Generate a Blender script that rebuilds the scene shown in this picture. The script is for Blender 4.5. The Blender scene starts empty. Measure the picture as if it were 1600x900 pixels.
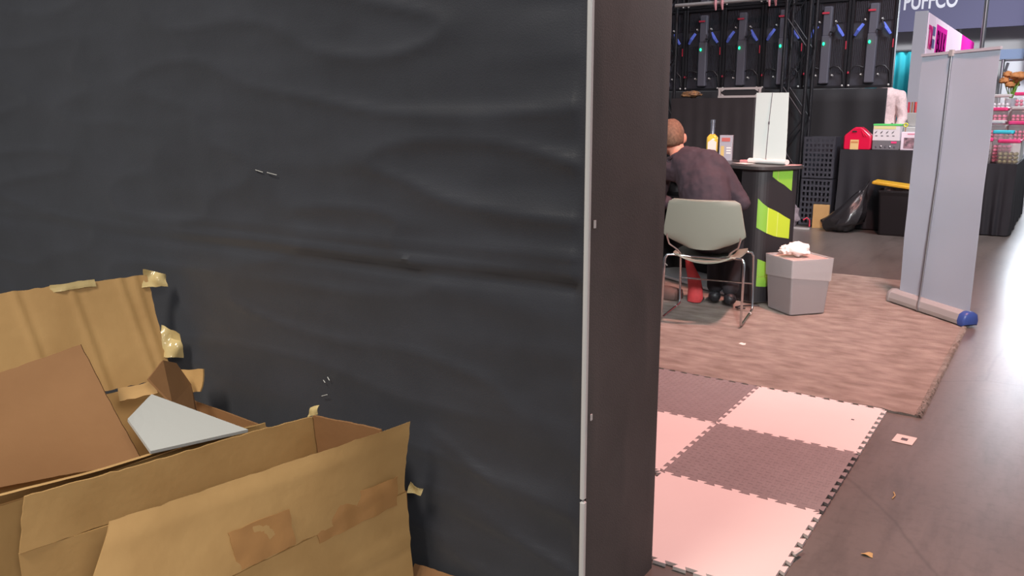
import bpy, math, random
from mathutils import Vector, Matrix, noise
random.seed(7)
sc = bpy.context.scene
COL = sc.collection
R_ = math.radians

# ------------------------------------------------------------------ camera
cam_d = bpy.data.cameras.new('camera'); cam = bpy.data.objects.new('camera', cam_d); COL.objects.link(cam)
FPX, YAW, PITCH, ROLL, CAMH = 1266.7, .5976, .2127, -.00335, 1.399
fw = Vector((-math.sin(YAW)*math.cos(PITCH), math.cos(YAW)*math.cos(PITCH), -math.sin(PITCH)))
rt = Vector((math.cos(YAW), math.sin(YAW), 0)); up = rt.cross(fw)
r2 = rt*math.cos(ROLL)+up*math.sin(ROLL); u2 = -rt*math.sin(ROLL)+up*math.cos(ROLL)
mw = Matrix((r2, u2, -fw)).transposed().to_4x4(); mw.translation = (0, 0, CAMH)
cam.matrix_world = mw
cam_d.sensor_width = 36; cam_d.lens = FPX/1600*36; cam_d.clip_start = .05; cam_d.clip_end = 200
sc.camera = cam

# ------------------------------------------------------------------ world, exposure
w = bpy.data.worlds.new('hall'); sc.world = w; w.use_nodes = True
bg = w.node_tree.nodes['Background']; bg.inputs[0].default_value = (.86, .90, 1.0, 1); bg.inputs[1].default_value = .26
sc.view_settings.view_transform = 'Standard'; sc.view_settings.look = 'None'
sc.view_settings.exposure = 0.0; sc.view_settings.gamma = 1.0
sc.view_settings.use_curve_mapping = False

# booth flood plus unseen fill lamps: (location, target, size, colour, watts)
LAMPS = {
 'booth': ((-.35, 5.0, 5.2), (-1.15, 4.6, 0), .35, (1.0, .46, .40), 300),
 'near':  ((-2.0, -2.6, 6.3), (-2.2, 1.0, .5), 1.8, (1.0, .92, .80), 46),  # unseen lamp, aimed and narrowed to warm the boxes and left wall
 'cross': ((2.8, -1.2, 3.3), (-1.8, 1.0, .5), 1.2, (1.0, .95, .88), 8),  # added side fill for the right faces of the boxes
 'aisle': ((1.2, -1.5, 4.2), (-1.6, 6.0, 1.15), .6, (.96, .98, 1.0), 33),  # added camera-side fill for the chair back and banner
 'rear':  ((-.6, 13.2, 5.6), (-1.6, 20.6, 2.3), .9, (.92, .94, 1.0), 170),  # added to brighten the dim header, fascia and curtain
 'far':   ((.9, 8.2, 6.0), (-2.0, 12.2, 1.3), .9, (.90, .93, 1.0), 120),  # added fill for the fronts of video wall, tables and jars
}

# ------------------------------------------------------------------ materials
def lin(c):
    return tuple(((v/255)/12.92 if v/255 <= .04045 else ((v/255+.055)/1.055)**2.4) for v in c)
MATS = {}
def mat(name, rgb, rough=.6, metal=0., var=0., scale=8., bump=0., bscale=40., spec=.5, emit=0., stretch=None,
        alpha=1., trans=0., sheen=0., col2=None, transl=0.):
    if name in MATS: return MATS[name]
    m = bpy.data.materials.new(name); m.use_nodes = True; nt = m.node_tree; N = nt.nodes; L = nt.links
    b = N['Principled BSDF']; c = lin(rgb)
    b.inputs['Base Color'].default_value = (*c, 1); b.inputs['Roughness'].default_value = rough
    b.inputs['Metallic'].default_value = metal; b.inputs['Specular IOR Level'].default_value = spec
    b.inputs['Alpha'].default_value = alpha; b.inputs['Transmission Weight'].default_value = trans
    if sheen: b.inputs['Sheen Weight'].default_value = sheen
    if emit:
        b.inputs['Emission Color'].default_value = (*c, 1); b.inputs['Emission Strength'].default_value = emit
    if var or bump or col2:
        tc = N.new('ShaderNodeTexCoord'); mp = N.new('ShaderNodeMapping'); L.new(tc.outputs['Object'], mp.inputs[0])
        if stretch: mp.inputs['Scale'].default_value = stretch
    if var or col2:
        nz = N.new('ShaderNodeTexNoise'); nz.inputs['Scale'].default_value = scale; nz.inputs['Detail'].default_value = 6
        L.new(mp.outputs[0], nz.inputs['Vector'])
        cr = N.new('ShaderNodeValToRGB'); cr.color_ramp.elements[0].position = .32; cr.color_ramp.elements[1].position = .68
        a = lin(col2) if col2 else tuple(v*(1-var) for v in c)
        z = c if col2 else tuple(min(1, v*(1+var)) for v in c)
        cr.color_ramp.elements[0].color = (*a, 1); cr.color_ramp.elements[1].color = (*z, 1)
        L.new(nz.outputs['Fac'], cr.inputs[0]); L.new(cr.outputs[0], b.inputs['Base Color'])
    if bump:
        nb = N.new('ShaderNodeTexNoise'); nb.inputs['Scale'].default_value = bscale; nb.inputs['Detail'].default_value = 5
        L.new(mp.outputs[0], nb.inputs['Vector'])
        bp = N.new('ShaderNodeBump'); bp.inputs['Strength'].default_value = bump; bp.inputs['Distance'].default_value = .01
        L.new(nb.outputs['Fac'], bp.inputs['Height']); L.new(bp.outputs[0], b.inputs['Normal'])
    if transl:
        tr = N.new('ShaderNodeBsdfTranslucent'); tr.inputs[0].default_value = (*c, 1)
        mx = N.new('ShaderNodeMixShader'); mx.inputs[0].default_value = transl
        out = N['Material Output']; L.new(b.outputs[0], mx.inputs[1]); L.new(tr.outputs[0], mx.inputs[2]); L.new(mx.outputs[0], out.inputs[0])
    MATS[name] = m; return m

M_wall = mat('black_fabric', (52, 54, 61), .48, var=.12, scale=5, bump=.10, bscale=260, sheen=.15, spec=.45)
M_wall_lit = mat('black_fabric_end_lit', (84, 80, 79), .8, var=.10, scale=5, bump=.12, bscale=240, sheen=.03, spec=.25)  # same black fabric, pink spill light put into a lighter base colour
M_drape = mat('black_drape', (32, 31, 34), .8, var=.1, scale=6, bump=.1, bscale=120, sheen=.1)
M_cloth = mat('table_cloth', (31, 31, 37), .7, var=.1, scale=4, bump=.1, bscale=100)
M_card = mat('cardboard', (190, 152, 98), .72, var=.09, scale=5, bump=.12, bscale=30, col2=(176, 138, 86))
M_card_shade = mat('cardboard_shaded', (146, 106, 68), .8, var=.08, scale=4, bump=.10, bscale=30, col2=(136, 97, 60))  # same cardboard, interior shade put into a darker base colour
M_cardedge = mat('cardboard_edge', (206, 176, 118), .8)
M_tape = mat('packing_tape', (178, 132, 82), .16, spec=.6, var=.05, scale=9, bump=.15, bscale=22)
M_tapeclr = mat('curled_tape', (206, 184, 130), .15, spec=.6, bump=.2, bscale=30)
M_foam_w = mat('white_foam', (236, 226, 222), .7, var=.015, scale=3)
M_foam_g = mat('grey_foam', (142, 134, 134), .7, var=.05, scale=14)
M_carpet = mat('carpet', (184, 172, 162), .95, var=.25, scale=6.5, bump=1., bscale=150, stretch=(1.0, 2.0, 1), spec=.1, col2=(150, 138, 128))
M_white = mat('white_board', (204, 204, 200), .5)
M_strip = mat('edge_strip', (206, 205, 204), .4, spec=.5)
M_chrome = mat('chrome', (214, 218, 220), .16, metal=1.)
M_alu = mat('aluminium', (176, 176, 180), .34, metal=1.)
M_silver = mat('painted_silver', (186, 184, 182), .42, metal=.3)
M_shell = mat('chair_plastic', (138, 139, 126), .5, spec=.35)
M_bin = mat('bin_plastic', (146, 138, 137), .55)
M_black = mat('black_plastic', (32, 32, 35), .5)
M_blackm = mat('black_metal', (38, 38, 42), .42, metal=.4)
M_ledbk = mat('led_back', (54, 55, 63), .5, spec=.5, var=.15, scale=30)
M_ledbox = mat('led_box', (88, 88, 98), .45, spec=.5)
M_blue = mat('blue_strap', (100, 122, 226), .5)
M_red = mat('red_tag', (196, 52, 74), .5)
M_green = mat('green_light', (20, 235, 130), .4, emit=5.)
M_banner = mat('banner_back', (218, 226, 236), .55, var=.02, scale=2.5, transl=.5)
M_tbanner = mat('small_banner', (214, 222, 216), .55, transl=.1)
M_bluecap = mat('blue_cap', (58, 82, 150), .35)
M_tissue = mat('tissue', (250, 240, 232), .9)
M_glassy = mat('clear_plastic', (236, 232, 230), .12, alpha=.16, spec=.6)
M_liner = mat('bin_liner', (215, 208, 206), .3, alpha=.42, bump=.5, bscale=18)
M_gold = mat('pale_spirit', (214, 180, 70), .08, spec=.6)
M_label = mat('paper_label', (226, 206, 196), .7)
M_foil = mat('silver_foil', (200, 200, 210), .25, metal=1.)
M_lime = mat('lime_print', (176, 200, 48), .55)
M_lime2 = mat('green_print', (122, 172, 56), .55)
M_limel = mat('pale_print', (196, 214, 110), .55)
M_wrap = mat('counter_wrap', (36, 33, 35), .55)
M_top = mat('counter_top', (56, 52, 52), .35)
M_skin = mat('skin', (206, 136, 112), .55)
M_hair = mat('brown_hair', (116, 84, 64), .7, var=.3, scale=60, bump=.5, bscale=220)
M_shirt = mat('plum_shirt', (60, 47, 54), .85, var=.05, scale=10)
M_sweater = mat('pink_knit', (232, 206, 204), .9, var=.10, scale=60, bump=.5, bscale=120)
M_trouser = mat('dark_trousers', (36, 34, 38), .85)
M_redcloth = mat('red_cloth', (206, 70, 72), .7, var=.15, scale=12)
M_redjug = mat('red_gloss', (222, 26, 70), .22, spec=.6)
M_yellow = mat('yellow_lid', (226, 176, 44), .5)
M_bag = mat('bin_bag', (40, 38, 40), .28, spec=.6, bump=.5, bscale=18)
M_pink = mat('pink_lid', (240, 74, 134), .3)
M_teal = mat('teal_drape', (64, 212, 226), .75)
M_purple = mat('lilac_lid', (196, 130, 214), .4)
M_candy = mat('olive_candy', (128, 120, 78), .5)
M_candy2 = mat('pink_candy', (222, 104, 140), .5)
M_hdr = mat('header_fabric', (112, 110, 140), .8)
M_text = mat('white_letters', (250, 248, 255), .6)
M_grey = mat('grey_panel', (184, 182, 190), .6)
M_fascia = mat('fascia', (196, 194, 194), .6)
M_lit = mat('lit_header', (204, 184, 198), 1., emit=.55, spec=0.)
M_litpink = mat('lit_pink', (206, 44, 150), 1., emit=.30, spec=0.)
M_bulk = mat('dark_pink_print', (70, 6, 54), 1., spec=0.)
M_pinktext = mat('pink_print', (222, 60, 140), 1., spec=0.)
M_greytext = mat('grey_print', (130, 130, 176), 1., spec=0.)
M_lampface = mat('lamp_face', (235, 244, 255), .5, emit=21.)
M_hallface = mat('hall_lamp_face', (255, 250, 240), .5, emit=6.)
M_paper = mat('paper', (228, 216, 208), .7)
M_ink = mat('ink', (92, 90, 96), .7)
M_cable = mat('white_cable', (170, 168, 176), .5)
M_orange = mat('orange_petal', (208, 140, 84), .7)
M_wood = mat('wood_edge', (178, 140, 110), .6)

def concrete():
    m = bpy.data.materials.new('concrete'); m.use_nodes = True; nt = m.node_tree; N = nt.nodes; L = nt.links
    b = N['Principled BSDF']; tc = N.new('ShaderNodeTexCoord')
    n1 = N.new('ShaderNodeTexNoise'); n1.inputs['Scale'].default_value = 1.3; n1.inputs['Detail'].default_value = 8
    mp = N.new('ShaderNodeMapping'); mp.inputs['Scale'].default_value = (1, .55, 1); L.new(tc.outputs['Object'], mp.inputs[0]); L.new(mp.outputs[0], n1.inputs['Vector'])
    cr = N.new('ShaderNodeValToRGB'); cr.color_ramp.elements[0].position = .1; cr.color_ramp.elements[1].position = .9
    cr.color_ramp.elements[0].color = (*lin((94, 89, 84)), 1); cr.color_ramp.elements[1].color = (*lin((134, 126, 120)), 1)
    L.new(n1.outputs['Fac'], cr.inputs[0])
    # long dark scuffs and thin cracks
    m3 = N.new('ShaderNodeMapping'); m3.inputs['Scale'].default_value = (5.5, .9, 1); m3.inputs['Rotation'].default_value = (0, 0, .5); L.new(tc.outputs['Object'], m3.inputs[0])
    n3 = N.new('ShaderNodeTexNoise'); n3.inputs['Scale'].default_value = 1.6; n3.inputs['Detail'].default_value = 9; n3.inputs['Roughness'].default_value = .62; L.new(m3.outputs[0], n3.inputs['Vector'])
    c3 = N.new('ShaderNodeValToRGB'); c3.color_ramp.elements[0].position = .28; c3.color_ramp.elements[1].position = .52
    c3.color_ramp.elements[0].color = (.70, .70, .70, 1); c3.color_ramp.elements[1].color = (1, 1, 1, 1); L.new(n3.outputs['Fac'], c3.inputs[0])
    v3 = N.new('ShaderNodeTexVoronoi'); v3.feature = 'DISTANCE_TO_EDGE'; v3.inputs['Scale'].default_value = .42; v3.inputs['Randomness'].default_value = 1.
    ad = N.new('ShaderNodeMix'); ad.data_type = 'VECTOR'; ad.inputs[0].default_value = .16; L.new(tc.outputs['Object'], ad.inputs[4]); L.new(n1.outputs['Color'], ad.inputs[5]); L.new(ad.outputs[1], v3.inputs['Vector'])
    c4 = N.new('ShaderNodeValToRGB'); c4.color_ramp.elements[0].position = .0; c4.color_ramp.elements[1].position = .0022
    c4.color_ramp.elements[0].color = (.78, .78, .78, 1); c4.color_ramp.elements[1].color = (1, 1, 1, 1); L.new(v3.outputs['Distance'], c4.inputs[0])
    x3 = N.new('ShaderNodeMix'); x3.data_type = 'RGBA'; x3.blend_type = 'MULTIPLY'; x3.inputs[0].default_value = 1
    L.new(c3.outputs[0], x3.inputs[6]); L.new(c4.outputs[0], x3.inputs[7])
    x4 = N.new('ShaderNodeMix'); x4.data_type = 'RGBA'; x4.blend_type = 'MULTIPLY'; x4.inputs[0].default_value = 1
    L.new(cr.outputs[0], x4.inputs[6]); L.new(x3.outputs[2], x4.inputs[7])
    # fine mottling
    n2 = N.new('ShaderNodeTexNoise'); n2.inputs['Scale'].default_value = 26; n2.inputs['Detail'].default_value = 6; n2.inputs['Roughness'].default_value = .65
    L.new(tc.outputs['Object'], n2.inputs['Vector'])
    c2 = N.new('ShaderNodeValToRGB'); c2.color_ramp.elements[0].position = .12; c2.color_ramp.elements[1].position = .52
    c2.color_ramp.elements[0].color = (.72, .72, .72, 1); c2.color_ramp.elements[1].color = (1, 1, 1, 1)
    L.new(n2.outputs['Fac'], c2.inputs[0])
    mx = N.new('ShaderNodeMix'); mx.data_type = 'RGBA'; mx.blend_type = 'MULTIPLY'; mx.inputs[0].default_value = 1
    L.new(x4.outputs[2], mx.inputs[6]); L.new(c2.outputs[0], mx.inputs[7]); L.new(mx.outputs[2], b.inputs['Base Color'])
    rr = N.new('ShaderNodeMapRange'); rr.inputs[1].default_value = .0; rr.inputs[2].default_value = 1.; rr.inputs[3].default_value = .24; rr.inputs[4].default_value = .36
    L.new(n1.outputs['Fac'], rr.inputs[0]); L.new(rr.outputs[0], b.inputs['Roughness'])
    bp = N.new('ShaderNodeBump'); bp.inputs['Strength'].default_value = .015; bp.inputs['Distance'].default_value = .01
    L.new(n2.outputs['Fac'], bp.inputs['Height']); L.new(bp.outputs[0], b.inputs['Normal'])
    return m
M_conc = concrete()

# ------------------------------------------------------------------ mesh helper
class MB:
    def __init__(s): s.v = []; s.f = []
    def add(s, vs, fs, M=None):
        o = len(s.v)
        s.v += [tuple(M @ Vector(p)) if M else tuple(p) for p in vs]
        s.f += [tuple(i+o for i in f) for f in fs]; return s
    def box(s, c, d, rz=0., M=None, ch=0.):
        x, y, z = d[0]/2, d[1]/2, d[2]/2
        T = Matrix.Translation(c) @ Matrix.Rotation(rz, 4, 'Z')
        if M: T = M @ T
        if not ch:
            vs = [(-x,-y,-z),(x,-y,-z),(x,y,-z),(-x,y,-z),(-x,-y,z),(x,-y,z),(x,y,z),(-x,y,z)]
            return s.add(vs, [(3,2,1,0),(4,5,6,7),(0,1,5,4),(1,2,6,5),(2,3,7,6),(3,0,4,7)], T)
        pts = [(-x+ch,-y),(x-ch,-y),(x,-y+ch),(x,y-ch),(x-ch,y),(-x+ch,y),(-x,y-ch),(-x,-y+ch)]
        q = min(ch, z*.9)
        def ring(zz, k): return [(px*(1-k/x) , py*(1-k/y), zz) for px, py in pts]
        return s.rings([ring(-z, q), ring(-z+q, 0), ring(z-q, 0), ring(z, q)], True, True, T)
    def rings(s, rr, cap0=True, cap1=True, M=None, closed=True):
        n = len(rr[0]); vs = [p for r in rr for p in r]; fs = []
        for k in range(len(rr)-1):
            for i in range(n if closed else n-1):
                j = (i+1) % n; fs.append((k*n+i, k*n+j, (k+1)*n+j, (k+1)*n+i))
        if cap0: fs.append(tuple(reversed(range(n))))
        if cap1: fs.append(tuple((len(rr)-1)*n+i for i in range(n)))
        return s.add(vs, fs, M)
    def tube(s, pts, r, n=8, cap=True, M=None):
        pts = [Vector(p) for p in pts]; rad = r if isinstance(r, (list, tuple)) else [r]*len(pts)
        t0 = (pts[1]-pts[0]).normalized(); a = Vector((0, 0, 1)) if abs(t0.z) < .9 else Vector((1, 0, 0))
        x = t0.cross(a).normalized(); out = []
        for i, p in enumerate(pts):
            t = ((pts[min(i+1, len(pts)-1)]-p).normalized() + (p-pts[max(i-1, 0)]).normalized())
            if t.length < 1e-6: t = t0
            t.normalize(); x = (x - t*x.dot(t)).normalized(); y = t.cross(x)
            out.append([tuple(p+(x*math.cos(k*2*math.pi/n)+y*math.sin(k*2*math.pi/n))*rad[i]) for k in range(n)])
        return s.rings(out, cap, cap, M)
    def lathe(s, prof, n=16, c=(0, 0, 0), sx=1., sy=1., M=None):
        rr = [[(c[0]+r*sx*math.cos(k*2*math.pi/n), c[1]+r*sy*math.sin(k*2*math.pi/n), c[2]+z) for k in range(n)] for r, z in prof]
        return s.rings(rr, True, True, M)
    def ball(s, c, r, n=12, m=8, M=None):
        rx, ry, rz = r if isinstance(r, (tuple, list)) else (r, r, r)
        rr = [[(c[0]+rx*math.sin(a)*math.cos(b), c[1]+ry*math.sin(a)*math.sin(b), c[2]-rz*math.cos(a)) for b in [k*2*math.pi/n for k in range(n)]]
              for a in [math.pi*(.02+.96*i/m) for i in range(m+1)]]
        return s.rings(rr, True, True, M)
    def prism_t(s, poly, h):
        from mathutils.geometry import tessellate_polygon
        n = len(poly); tri = tessellate_polygon([[Vector(p) for p in poly]])
        vs = [tuple(p) for p in poly]+[(p[0], p[1], p[2]+h) for p in poly]
        fs = [tuple(t) for t in tri]+[tuple(i+n for i in t) for t in tri]+[(i, (i+1) % n, (i+1) % n+n, i+n) for i in range(n)]
        return s.add(vs, fs)
    def prism(s, poly, d, M=None):
        n = len(poly); d = Vector(d); vs = [tuple(Vector(p)) for p in poly]+[tuple(Vector(p)+d) for p in poly]
        fs = [tuple(range(n)), tuple(reversed(range(n, 2*n)))]+[(i, i+n, (i+1) % n+n, (i+1) % n) for i in range(n)]
        return s.add(vs, fs, M)
    def sheet(s, P, th, nu=12, nv=8, warp=.004, seed=0., jit=0., freq=3., extra=None):
        # a solid warped sheet over four corners, thickness th
        a, b, c, d = [Vector(p) for p in P]; nrm = (b-a).cross(d-a).normalized()
        top = []; bot = []
        for j in range(nv+1):
            for i in range(nu+1):
                u, v = i/nu, j/nv
                p = a*(1-u)*(1-v)+b*u*(1-v)+c*u*v+d*(1-u)*v
                q = Vector((p.x*freq+seed, p.y*freq, p.z*freq))
                h = warp*noise.noise(q)*2
                if extra: h += extra(u, v)
                if jit and (i in (0, nu) or j in (0, nv)):
                    e = Vector((u-.5, v-.5)); k = jit*noise.noise(Vector((p.x*40+seed, p.y*40, p.z*40)))
                    p = p+((b-a).normalized()*(1 if i == nu else -1 if i == 0 else 0)+(d-a).normalized()*(1 if j == nv else -1 if j == 0 else 0))*k
                top.append(tuple(p+nrm*h)); bot.append(tuple(p+nrm*(h-th)))
        W = nu+1; n = len(top); fs = []
        for j in range(nv):
            for i in range(nu):
                k = j*W+i; fs.append((k, k+1, k+W+1, k+W)); fs.append((n+k, n+k+W, n+k+W+1, n+k+1))
        for i in range(nu):
            fs.append((i, n+i, n+i+1, i+1)); k = nv*W+i; fs.append((k, k+1, n+k+1, n+k))
        for j in range(nv):
            k = j*W; fs.append((k, k+W, n+k+W, n+k)); k = j*W+nu; fs.append((k, n+k, n+k+W, k+W))
        return s.add(top+bot, fs)
    def build(s, name, m, parent=None, smooth=False, bevel=0.):
        me = bpy.data.meshes.new(name); me.from_pydata(s.v, [], s.f); me.validate(); me.update()
        import bmesh
        bm = bmesh.new(); bm.from_mesh(me); bmesh.ops.recalc_face_normals(bm, faces=bm.faces); bm.to_mesh(me); bm.free()
        if smooth:
            for p in me.polygons: p.use_smooth = True
            me.set_sharp_from_angle(angle=R_(50))
        me.materials.append(m)
        o = bpy.data.objects.new(name, me); COL.objects.link(o)
        if parent: o.parent = parent
        if bevel:
            bv = o.modifiers.new('bevel', 'BEVEL'); bv.width = bevel; bv.segments = 2; bv.limit_method = 'ANGLE'
        return o

def thing(name, label, cat, loc=(0, 0, 0), rz=0., group=None):
    o = bpy.data.objects.new(name, None); o.empty_display_size = .05; COL.objects.link(o)
    o.location = loc; o.rotation_euler = (0, 0, rz); return tag(o, label, cat, group)
def tag(o, label, cat, group=None, kind=None):
    o['label'] = label; o['category'] = cat
    if group: o['group'] = group
    if kind: o['kind'] = kind
    return o
def struct(o, label=None):
    o['kind'] = 'structure'
    if label: o['label'] = label
    return o
def children(o): return [c for c in bpy.data.objects if c.parent == o]
def copy_tree(o, parent=None):
    c = o.copy(); COL.objects.link(c); c.parent = parent
    for ch in children(o): copy_tree(ch, c)
    return c
def text(name, body, size, m, parent, M, ext=.003):
    cu = bpy.data.curves.new(name, 'FONT'); cu.body = body; cu.size = size; cu.extrude = ext; cu.offset = size*.022
    tmp = bpy.data.objects.new('tmp', cu); COL.objects.link(tmp)
    bpy.context.view_layer.update()
    me = bpy.data.meshes.new_from_object(tmp.evaluated_get(bpy.context.evaluated_depsgraph_get()))
    bpy.data.objects.remove(tmp); me.transform(M); me.materials.clear(); me.materials.append(m)
    o = bpy.data.objects.new(name, me); COL.objects.link(o); o.parent = parent; return o

# ------------------------------------------------------------------ the hall: floor, far fascia
struct(MB().box((0, 9, -.05), (34, 40, .1)).build('floor', M_conc), 'scuffed shiny grey concrete hall floor')
struct(MB().box((0, 27, 3.5), (34, .2, 7)).build('wall_back', M_fascia), 'pale grey far wall of the hall')

def lamp(key, label):
    loc, tgt, size, colr, W = LAMPS[key]
    t = thing('booth_or_fill_lamp', label, 'lamp', loc)
    d = (Vector(tgt)-Vector(loc)).normalized(); q = d.to_track_quat('-Z', 'Y').to_matrix().to_4x4()
    MB().lathe([(.05, .30), (.16, .26), (size/2+.03, .03), (size/2+.05, -.02), (size/2+.02, -.02), (size/2, .01)], 24, M=q).build('housing', M_blackm, t, True)  # fixture shell, also put around the added fill lamps
    MB().tube([(0, 0, .25), (0, 0, .9)], .015).build('hanger', M_blackm, t)
    ld = bpy.data.lights.new('booth_or_fill_light', 'AREA'); ld.shape = 'DISK'; ld.size = size; ld.color = colr; ld.energy = W; ld.spread = R_({'near': 62, 'aisle': 34, 'cross': 42, 'rear':  ((-.6, 13.2, 5.6), (-1.6, 20.6, 2.3), .9, (.92, .94, 1.0), 170),
 'far': 100, 'rear': 100}.get(key, 170))
    lo = bpy.data.objects.new('booth_or_fill_light', ld); COL.objects.link(lo); lo.parent = t; lo.matrix_local = Matrix.Translation(d*.035) @ q
for k, lb in (('booth', 'black round flood lamp with warm pink light hanging over the carpeted booth'),
              ('near', 'unseen black flood lamp placed to give the cardboard boxes warm white light'),
              ('cross', 'added black flood lamp brightening the cardboard boxes from the right'),
              ('aisle', 'added black flood lamp filling the chair and banner with neutral light'),
              ('rear', 'added black flood lamp brightening the rearmost dark header with white light'),
              ('far', 'added black flood lamp brightening the video wall and far candy tables')):
    lamp(k, lb)

# ------------------------------------------------------------------ black fabric booth wall on the left
def wall_h(x, z):
    fade = .35+.65*max(0, min(1, (x+3.2)/2.2))
    q = noise.noise(Vector((x*1.3, z*6.5, 3.1)))
    q2 = noise.noise(Vector((x*3.1+z*1.5, z*15, 7.7)))
    big = noise.noise(Vector((x*.9, z*1.1, 1.3)))
    r = (1-abs(q))**5*.014*fade + q2*.004*fade + big*.010+noise.noise(Vector((x*7+z*2, z*26, 21)))*.0012*fade
    edge = math.exp(-((x+1.0)/.28)**2)
    r += edge*.010*noise.noise(Vector((x*2.2, z*9, 11)))
    s = z-(1.004-.014*max(0, (-x-1))*.6)-.004*math.sin(x*5)
    k_ = max(.15, min(1, (x+3.4)/1.6))*(.75+.5*noise.noise(Vector((x*5, 0, 2)))); r += k_*1.7*(.008*math.exp(-(s/.016)**2)-.007*math.exp(-((s+.034)/.018)**2)+.004*math.exp(-((s-.045)/.016)**2))
    for (x0, z0, x1, z1, a) in ((-1.16, .36, -1.45, .50, .006), (-1.02, .22, -1.50, .30, .006)):
        dx, dz = x1-x0, z1-z0; L2 = dx*dx+dz*dz; t = max(0, min(1, ((x-x0)*dx+(z-z0)*dz)/L2))
        dd = math.hypot(x-x0-t*dx, z-z0-t*dz); r += a*math.exp(-(dd/.014)**2)*math.sin(math.pi*min(1, max(0, .1+.8*t)))
    return r
nx, nz = 300, 210; X0, X1, ZT = -6.0, -.944, 3.0
vs = []; fs = []
for j in range(nz+1):
    for i in range(nx+1):
        u = i/nx; x = X1-(X1-X0)*((1-u)**1.5)
        z = ZT*(j/nz); h = wall_h(x, z)*min(1, (X1-x)/.03+.0)
        vs.append((x, 1.70-h, z))
W = nx+1
for j in range(nz):
    for i in range(nx): k = j*W+i; fs.append((k, k+1, k+W+1, k+W))
n0 = len(vs); vs += [(X0, 1.72, 0), (X1, 1.72, 0), (X1, 1.72, ZT), (X0, 1.72, ZT)]; fs.append((n0, n0+3, n0+2, n0+1))
wl = struct(MB().add(vs, fs).build('wall_left', M_wall, None, True), 'large wrinkled black fabric booth wall')
mb = MB()                                     # end return of the booth wall
def end_h(y, z): return .0018*noise.noise(Vector((y*4, z*2.4, 5)))+.002*(1-abs(noise.noise(Vector((y*3+z*2.5, z*1.6-y*3, 9)))))**6
vs = []; fs = []; ny, nz2 = 26, 150
for j in range(nz2+1):
    for i in range(ny+1):
        y = 1.712+(2.15-1.712)*i/ny; z = 3.0*j/nz2
        e = min(1, min(i, ny-i)/2)
        vs.append((-.936+end_h(y, z)*e, y, z))
W = ny+1
for j in range(nz2):
    for i in range(ny): k = j*W+i; fs.append((k, k+1, k+W+1, k+W))
struct(MB().add(vs, fs).build('wall_right', M_wall_lit, None, True), 'narrow black fabric end face of the booth wall')
struct(MB().box((-3.47, 2.145, 1.5), (5.06, .01, 3.0)).build('wall_back', M_wall_lit), 'rear black fabric face of the booth wall')
tr = struct(MB().box((-.9395, 1.703, 1.71), (.013, .016, 2.58), ch=.003).build('trim_1', M_strip), 'white plastic edge strip, upper length')
struct(MB().box((-.9385, 1.703, .208), (.014, .016, .414), ch=.003).build('trim_2', M_strip), 'white plastic edge strip, lower length')
for pts in (((-2.13, 1.686, 1.225), (-2.11, 1.684, 1.222), (-2.095, 1.686, 1.219)), ((-2.075, 1.686, 1.219), (-2.05, 1.684, 1.216), (-2.03, 1.686, 1.213)),
            ((-1.87, 1.685, .575), (-1.86, 1.683, .569)), ((-1.85, 1.685, .589), (-1.84, 1.683, .580)),
            ((-1.88, 1.684, .52), (-1.85, 1.68, .532))):
    MB().tube(pts, .0012, 5).build('lint', M_white, wl)
for z, s in ((1.135, .012), (.64, .010)):
    MB().box((-.931, 1.725, z), (.003, .008, s*1.6)).build('staple', M_strip, tr)
MB().tube([(-.928, 2.146, .975), (-.922, 2.150, .968)], .0018, 5).build('thread_end', M_white, tr)

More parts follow.
